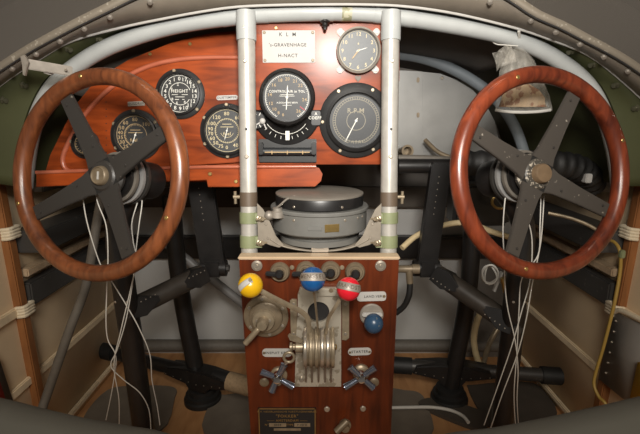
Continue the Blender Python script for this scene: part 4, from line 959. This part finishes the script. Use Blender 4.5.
# grey box and cables at the right wall
GB = 1.06
t = thing('wall_pocket', 'grey sheet metal pocket on the right wall behind the wooden post', 'pocket', P(620,390,1.0))
q = [(614,311),(640,322),(672,336),(672,420),(624,398),(601,379)]
pw = [wallP(x, y, 1, .03) for x, y in ((614,311),(652,328),(652,414),(624,398),(601,379))]
b = MB(); nrm = (pw[1]-pw[0]).cross(pw[4]-pw[0]).normalized(); 
vs = [b.bm.verts.new(v) for v in pw]; b.bm.faces.new(vs); obj('front_sheet', b, 'grey_box', t, solidify=.012)
b = MB(); b.tube([pw[0], pw[4]], .004, sub=1); obj('folded_edge', b, 'plate', t)
for i in range(6):
    v = pw[0].lerp(pw[4], .1+.15*i)+(pw[1]-pw[0]).normalized()*.016; b = MB(); b.ball(T(v+Vector((-.006,-.006,0))), .0032, u=8, v=6); obj('rivet', b, 'steel', t)
b = MB(); b.tube([wallP(614,312,1,.035), wallP(622,311,1,.035), wallP(645,322,1,.035)], .007, sub=3, seg=10); tag(obj('cord_binding', b, 'cloth'), 'cream cord along the top of the grey wall pocket', 'cord')
t = thing('yellow_cable', 'yellow cable running down the right wooden wall post', 'cable', P(605,400,1.05))
b = MB(); b.tube([P(x, y, Y) for x, y, Y in [(604,240,1.14),(614,242,1.11),(620,252,1.085),(620,272,1.08),(614,305,1.07),(604,345,1.07),(596,372,1.075),(594,385,1.07),(599,397,1.05),(606,405,1.03),(612,430,1.02),(616,470,1.03),(617,500,1.04)]], .0042, sub=6, seg=10); obj('cable', b, 'wire_yellow', t)
b = MB(); p = P(622,254,1.08); b.box(T(p), .012, .012, .02, .002); obj('clip', b, 'clamp_green', t)
b = MB(); v = [wallP(x, y, 1, .042) for x, y in ((639,362),(652,366),(652,412),(631,398))]; b.bm.faces.new([b.bm.verts.new(x) for x in v]); tag(obj('metal_sheet', b, 'yellow_paint', solidify=.006), 'yellow panel edge at the lower right corner beside the grey pocket', 'panel')
t = thing('metal_sheet', 'grey panel with a red stripe at the lower left corner', 'panel', P(0,400,.9))
b = MB(); v = [wallP(x, y, -1, .014) for x, y in ((-18,345),(-1,361),(15,410),(-18,415))]; b.bm.faces.new([b.bm.verts.new(x) for x in v]); obj('sheet', b, 'hose', t, solidify=.006)
b = MB(); v = [wallP(x, y, -1, .019) for x, y in ((-16,365),(-3,374),(5,400),(-16,405))]; b.bm.faces.new([b.bm.verts.new(x) for x in v]); obj('red_stripe', b, 'red_paint', t, solidify=.004)
# near sill
def sill(pts, lab):
    a = spline([P(x, y, .52) for x, y in pts], 6)
    rows = [[p+Vector((0,.05,-.10)) for p in a], [p+Vector((0,.02,-.012)) for p in a], a, [p+Vector((0,-.03,.002)) for p in a], [p+Vector((0,-.14,-.05)) for p in a], [p+Vector((0,-.16,-.16)) for p in a]]
    b = MB(); b.grid(rows); return tag(obj('curved_sill', b, 'sill', solidify=.006), lab, 'sill')
sill([(-60,390),(0,404),(40,414),(80,423),(120,430),(150,435),(200,449),(240,460)], 'smooth grey curved sill in the lower left foreground')
sill([(400,462),(430,446),(455,437.5),(500,432),(545,423.5),(590,414),(640,402.5),(700,388)], 'smooth grey curved sill in the lower right foreground')
# floor mats
def floor_pt(px, py):
    d = ray(px, py); return O + d*(-ZC/d.z)
def mat_(pts, lab, mm, h=.006):
    q = [floor_pt(x, y) for x, y in pts]; b = MB(); f = [(v.x, v.y) for v in spline(q, 4, True)]
    b.prism(Matrix.Identity(4), f, h, .001); tag(obj('floor_mat', b, mm), lab, 'mat')
mat_([(138,387),(165,387),(176,390),(175,398),(160,432),(95,432),(84,418),(108,391)], 'grey floor mat left of the left rudder post', 'mat')
mat_([(214,398),(225,396),(262,396),(262,436),(204,434)], 'grey floor mat between the left rudder post and the pedestal', 'mat')
mat_([(376,391),(405,391.5),(419,394),(426,404),(431,436),(376,436)], 'grey floor mat right of the pedestal', 'mat')
mat_([(468,389),(474,386),(533,384),(557,414),(530,430),(490,428),(478,410)], 'dark floor mat right of the right rudder post', 'mat_dark')
mat_([(419,407),(430,400.5),(452,404),(485,416),(484,432),(455,424)], 'dark wedge shaped mat at the foot of the right rudder post', 'mat_dark', .012)
fp = [floor_pt(x, y)+Vector((0,0,.019)) for x, y in [(386,413),(410,412.5),(432,412.5),(450,415.5),(462,421),(468,428)]]
b = MB(); b.tube(fp, .0055, sub=6, seg=10); tag(obj('floor_cable', b, 'wire'), 'pale cable lying on the floor mats right of the pedestal', 'cable')
# ------------------------------------------------------------------ loose cables
def cables(lab, loc, lst):
    t = thing('cable_bundle', lab, 'cables', loc)
    for r_, mm, pts in lst:
        b = MB(); b.tube([P(x, y, Y) for x, y, Y in pts], r_, sub=6, seg=8); obj('cable', b, mm, t)
    return t
cables('thin white cables looping down from the left wheel hub', P(112,170,.92), [
 (.0012,'wire',[(92,165,.90),(83,185,.89),(85,212,.89),(92,240,.89),(102,268,.90),(112,282,.90),(128,308,.91),(140,330,.92),(150,355,.94),(152,380,.97),(157,405,1.0),(160,425,1.0)]),
 (.0012,'wire',[(94,172,.90),(97,200,.89),(106,225,.89),(108,255,.89),(107,285,.90),(106,320,.91),(108,340,.92),(116,357,.93),(113,385,.96),(106,420,.98)]),
 (.0012,'wire',[(128,150,.93),(136,166,.92),(141,180,.91),(138,200,.91),(132,222,.90),(133,240,.90),(136,262,.90),(130,292,.90),(121,330,.91),(114,365,.93),(119,400,.96),(119,432,.98)]),
 (.0012,'wire',[(126,150,.93),(133,164,.92),(137,182,.91),(142,200,.91),(139,225,.90),(136,250,.90),(133,280,.90),(126,320,.91),(117,350,.92),(111,366,.93),(124,380,.95),(140,393,.97),(149,410,.99),(151,432,1.0)])])
cables('thin white cables hanging from the right wheel hub', P(528,170,.92), [
 (.0012,'wire',[(517,150,.92),(510,172,.90),(505,200,.89),(503,230,.89),(504,255,.89),(505,285,.90),(508,310,.91),(515,340,.92),(518,370,.94),(517,400,.97),(519,432,1.0)]),
 (.0012,'wire',[(512,160,.92),(512,182,.90),(519,200,.89),(526,215,.90),(532,240,.91),(530,280,.91),(522,310,.91),(512,345,.92),(500,380,.95),(484,425,.99)]),
 (.0012,'wire',[(544,196,.92),(543,215,.90),(541,240,.90),(537,262,.90),(532,285,.90),(526,320,.91),(517,355,.93),(502,395,.96),(490,430,.99)]),
 (.0012,'wire',[(541,195,.92),(540,225,.90),(538,255,.90),(522,278,.90),(519,310,.91),(517,350,.93),(514,395,.96),(516,432,.99)])])
t = thing('coiled_lead', 'coiled white lead with a plug below the right wheel rim', 'lead', P(492,280,1.0))
cl = []
for i in range(34):
    a = i*.62; cl.append(P(490.5+7*math.cos(a)+1.5*math.sin(i*.9), 275+9*math.sin(a)+1.2*math.cos(i*1.3), 1.00+.012*math.sin(i*.5)))
b = MB(); b.tube(cl, .0022, sub=3, seg=8); obj('coil', b, 'wire', t)
b = MB(); b.tube([P(502,272,.99), P(497,283,.99), P(494,291,.99)], .0062, sub=2, seg=8, flat=(1.2,.6)); obj('plug', b, 'plate', t)
b = MB(); b.cyl(P(503,278,.97), P(506,292,.97), .007); obj('ferrule', b, 'brass', t)
# ropes at the right bulkhead
b = MB(); b.tube([P(484,308,1.45), P(478,318,1.44), P(474,335,1.44), P(475,350,1.45), P(479,364,1.46)], .011, sub=5, seg=10); tag(obj('tan_hose', b, 'wire_tan'), 'pale tan hose bending down behind the right link arm', 'hose')
b = MB(); b.tube([P(500,325,1.45), P(492,338,1.44), P(487,350,1.45), P(484,362,1.46)], .009, sub=5, seg=10); tag(obj('tan_hose', b, 'nickel'), 'brownish hose beside the pale hose behind the right column', 'hose')
b = MB(); b.box(T((P(489,330,1.62).x,1.67,.235)), .18, .03, .47, .004); tag(obj('dark_board', b, 'deck_dark'), 'dark board on the bulkhead behind the right column', 'board')
b = MB(); b.tube([P(548,213,1.2), P(570,218,1.18), P(590,226,1.16), P(608,238,1.14)], .005, sub=5, seg=8); tag(obj('thin_conduit', b, 'nickel'), 'thin bent conduit across the right wall boards', 'conduit')
# ------------------------------------------------------------------ hanging plastic bag
t = thing('plastic_bag', 'clear plastic bag of parts tied to the arch above the right wheel', 'bag', P(523,112,1.0))
BY = 1.005
def ell(cx, y, w, d, n=28, ph=0):
    c = P(cx, y, BY); k = psz(c); out = []
    for i in range(n):
        a = 2*math.pi*i/n; rr = 1+.06*math.sin(5*a+ph)+.04*math.sin(9*a+2*ph)
        out.append(c+Vector((w*k*rr*math.cos(a), d*k*rr*math.sin(a), 0)))
    return out
rg = [ell(518,40,6,3), ell(518,46,2.6,2.4), ell(518,51,8,6,ph=.5), ell(519,60,14,9,ph=1), ell(519,70,18,11,ph=1.5), ell(520,84,22,12,ph=2), ell(522,97,25.5,11,ph=2.4), ell(523,107,27.5,5,ph=2.5), ell(523,110.5,28,1.2,ph=2.5)]
b = MB(); b.grid([r_+[r_[0]] for r_ in rg]); obj('film', b, 'bag', t)
b = MB(); sm = [P(495.5,110,BY), P(510,111.8,BY), P(523,112.2,BY), P(538,111.6,BY), P(550.5,110,BY)]; b.tube(sm, .0035, sub=4, seg=8); obj('seam', b, 'wire', t)
rg = [ell(521,80,2,1), ell(520,84,9,5,ph=1), ell(521,90,17,7,ph=3), ell(522,98,21,7.5,ph=2), ell(522,107,23,4,ph=1)]
b = MB(); b.grid([r_+[r_[0]] for r_ in rg]); obj('contents', b, 'bag_stuff', t)
b = MB(); b.tube([P(518,46,BY), P(519,38,.99), P(519,30,.975), P(520,36,1.03)], .003, sub=4, seg=8); obj('tie_string', b, 'wire', t)
b = MB(); b.tube([P(518,46,BY-.01), P(506,45,BY-.005), P(496,44,BY), P(488,38,BY)], .0012, sub=4, seg=8); obj('loose_string', b, 'wire', t)
b = MB(); g = [[P(492+1.5*j+4*i+1.2*math.sin(i*2+j), 53+6*j-2.2*i+1.4*math.sin(j*3+i), BY-.006+.008*math.sin(i*1.7+j*2)) for i in range(6)] for j in range(4)]; b.grid(g); obj('loose_flap', b, 'bag', t, solidify=.0008)
# ------------------------------------------------------------------ bracket at upper left
t = thing('angle_bracket', 'pinkish grey metal bracket sticking in above the left wheel', 'bracket', P(48,66,.93))
a0, a1 = P(27,64,.88), P(72,71.5,.93); beam(a0, a1, 10*psz(a0), .012, 'alu_dull', 'arm', t, .0015)
b = MB(); v = [(22,57),(26,55),(30,63),(28.5,68),(26.5,76),(24.5,75),(24,66)]; BP = Plane(P(26,65,.876),(0,0,1)); b.prism(pframe(BP), outline(BP, v), .006, .001); obj('end_plate', b, 'alu_dull', t)
b = MB(); b.tube([P(44,72,.90), P(50,74,.91), P(55,72,.92)], .002, sub=4, seg=8); obj('wire_clip', b, 'wire', t)
obj('screw', screw_mb(frame_z(P(66,70,.912), Vector((0,-1,0))), .003), 'steel', t)
# ------------------------------------------------------------------ light
W = bpy.data.worlds.new('world'); sc.world = W; W.use_nodes = True; N, L = W.node_tree.nodes, W.node_tree.links
bg = N['Background']; tc = N.new('ShaderNodeTexCoord'); nz = N.new('ShaderNodeTexNoise'); nz.inputs['Scale'].default_value = 2.2; nz.inputs['Detail'].default_value = 1
rp = N.new('ShaderNodeValToRGB'); rp.color_ramp.elements[0].position = .3; rp.color_ramp.elements[1].position = .7
rp.color_ramp.elements[0].color = (.060,.052,.044,1); rp.color_ramp.elements[1].color = (.105,.092,.078,1)
L.new(tc.outputs['Generated'], nz.inputs['Vector']); L.new(nz.outputs['Fac'], rp.inputs['Fac']); L.new(rp.outputs['Color'], bg.inputs['Color']); bg.inputs['Strength'].default_value = 1.35
def area(name, loc, target, size, power, col=(1,1,1), shape='DISK'):
    l = bpy.data.lights.new(name, 'AREA'); l.shape = shape; l.size = size; l.energy = power; l.color = col
    o = bpy.data.objects.new(name, l); C.objects.link(o); o.location = loc
    o.rotation_euler = (Vector(target)-Vector(loc)).to_track_quat('-Z', 'Y').to_euler(); return o
l = bpy.data.lights.new('flash', 'SPOT'); l.energy = 68; l.color = (1,.965,.91); l.shadow_soft_size = .07; l.spot_size = R(86); l.spot_blend = 1
o = bpy.data.objects.new('flash', l); C.objects.link(o); o.location = (.05,-.05,1.19)
o.rotation_euler = (Vector((0,1.0,1.12))-o.location).to_track_quat('-Z','Y').to_euler()

area('fill_light', (0,-1.1,1.75), (0,1.2,.6), .9, 31, (1,.92,.80))  # added warm fill behind the camera, no actual lamp; lifts walls and bulkhead
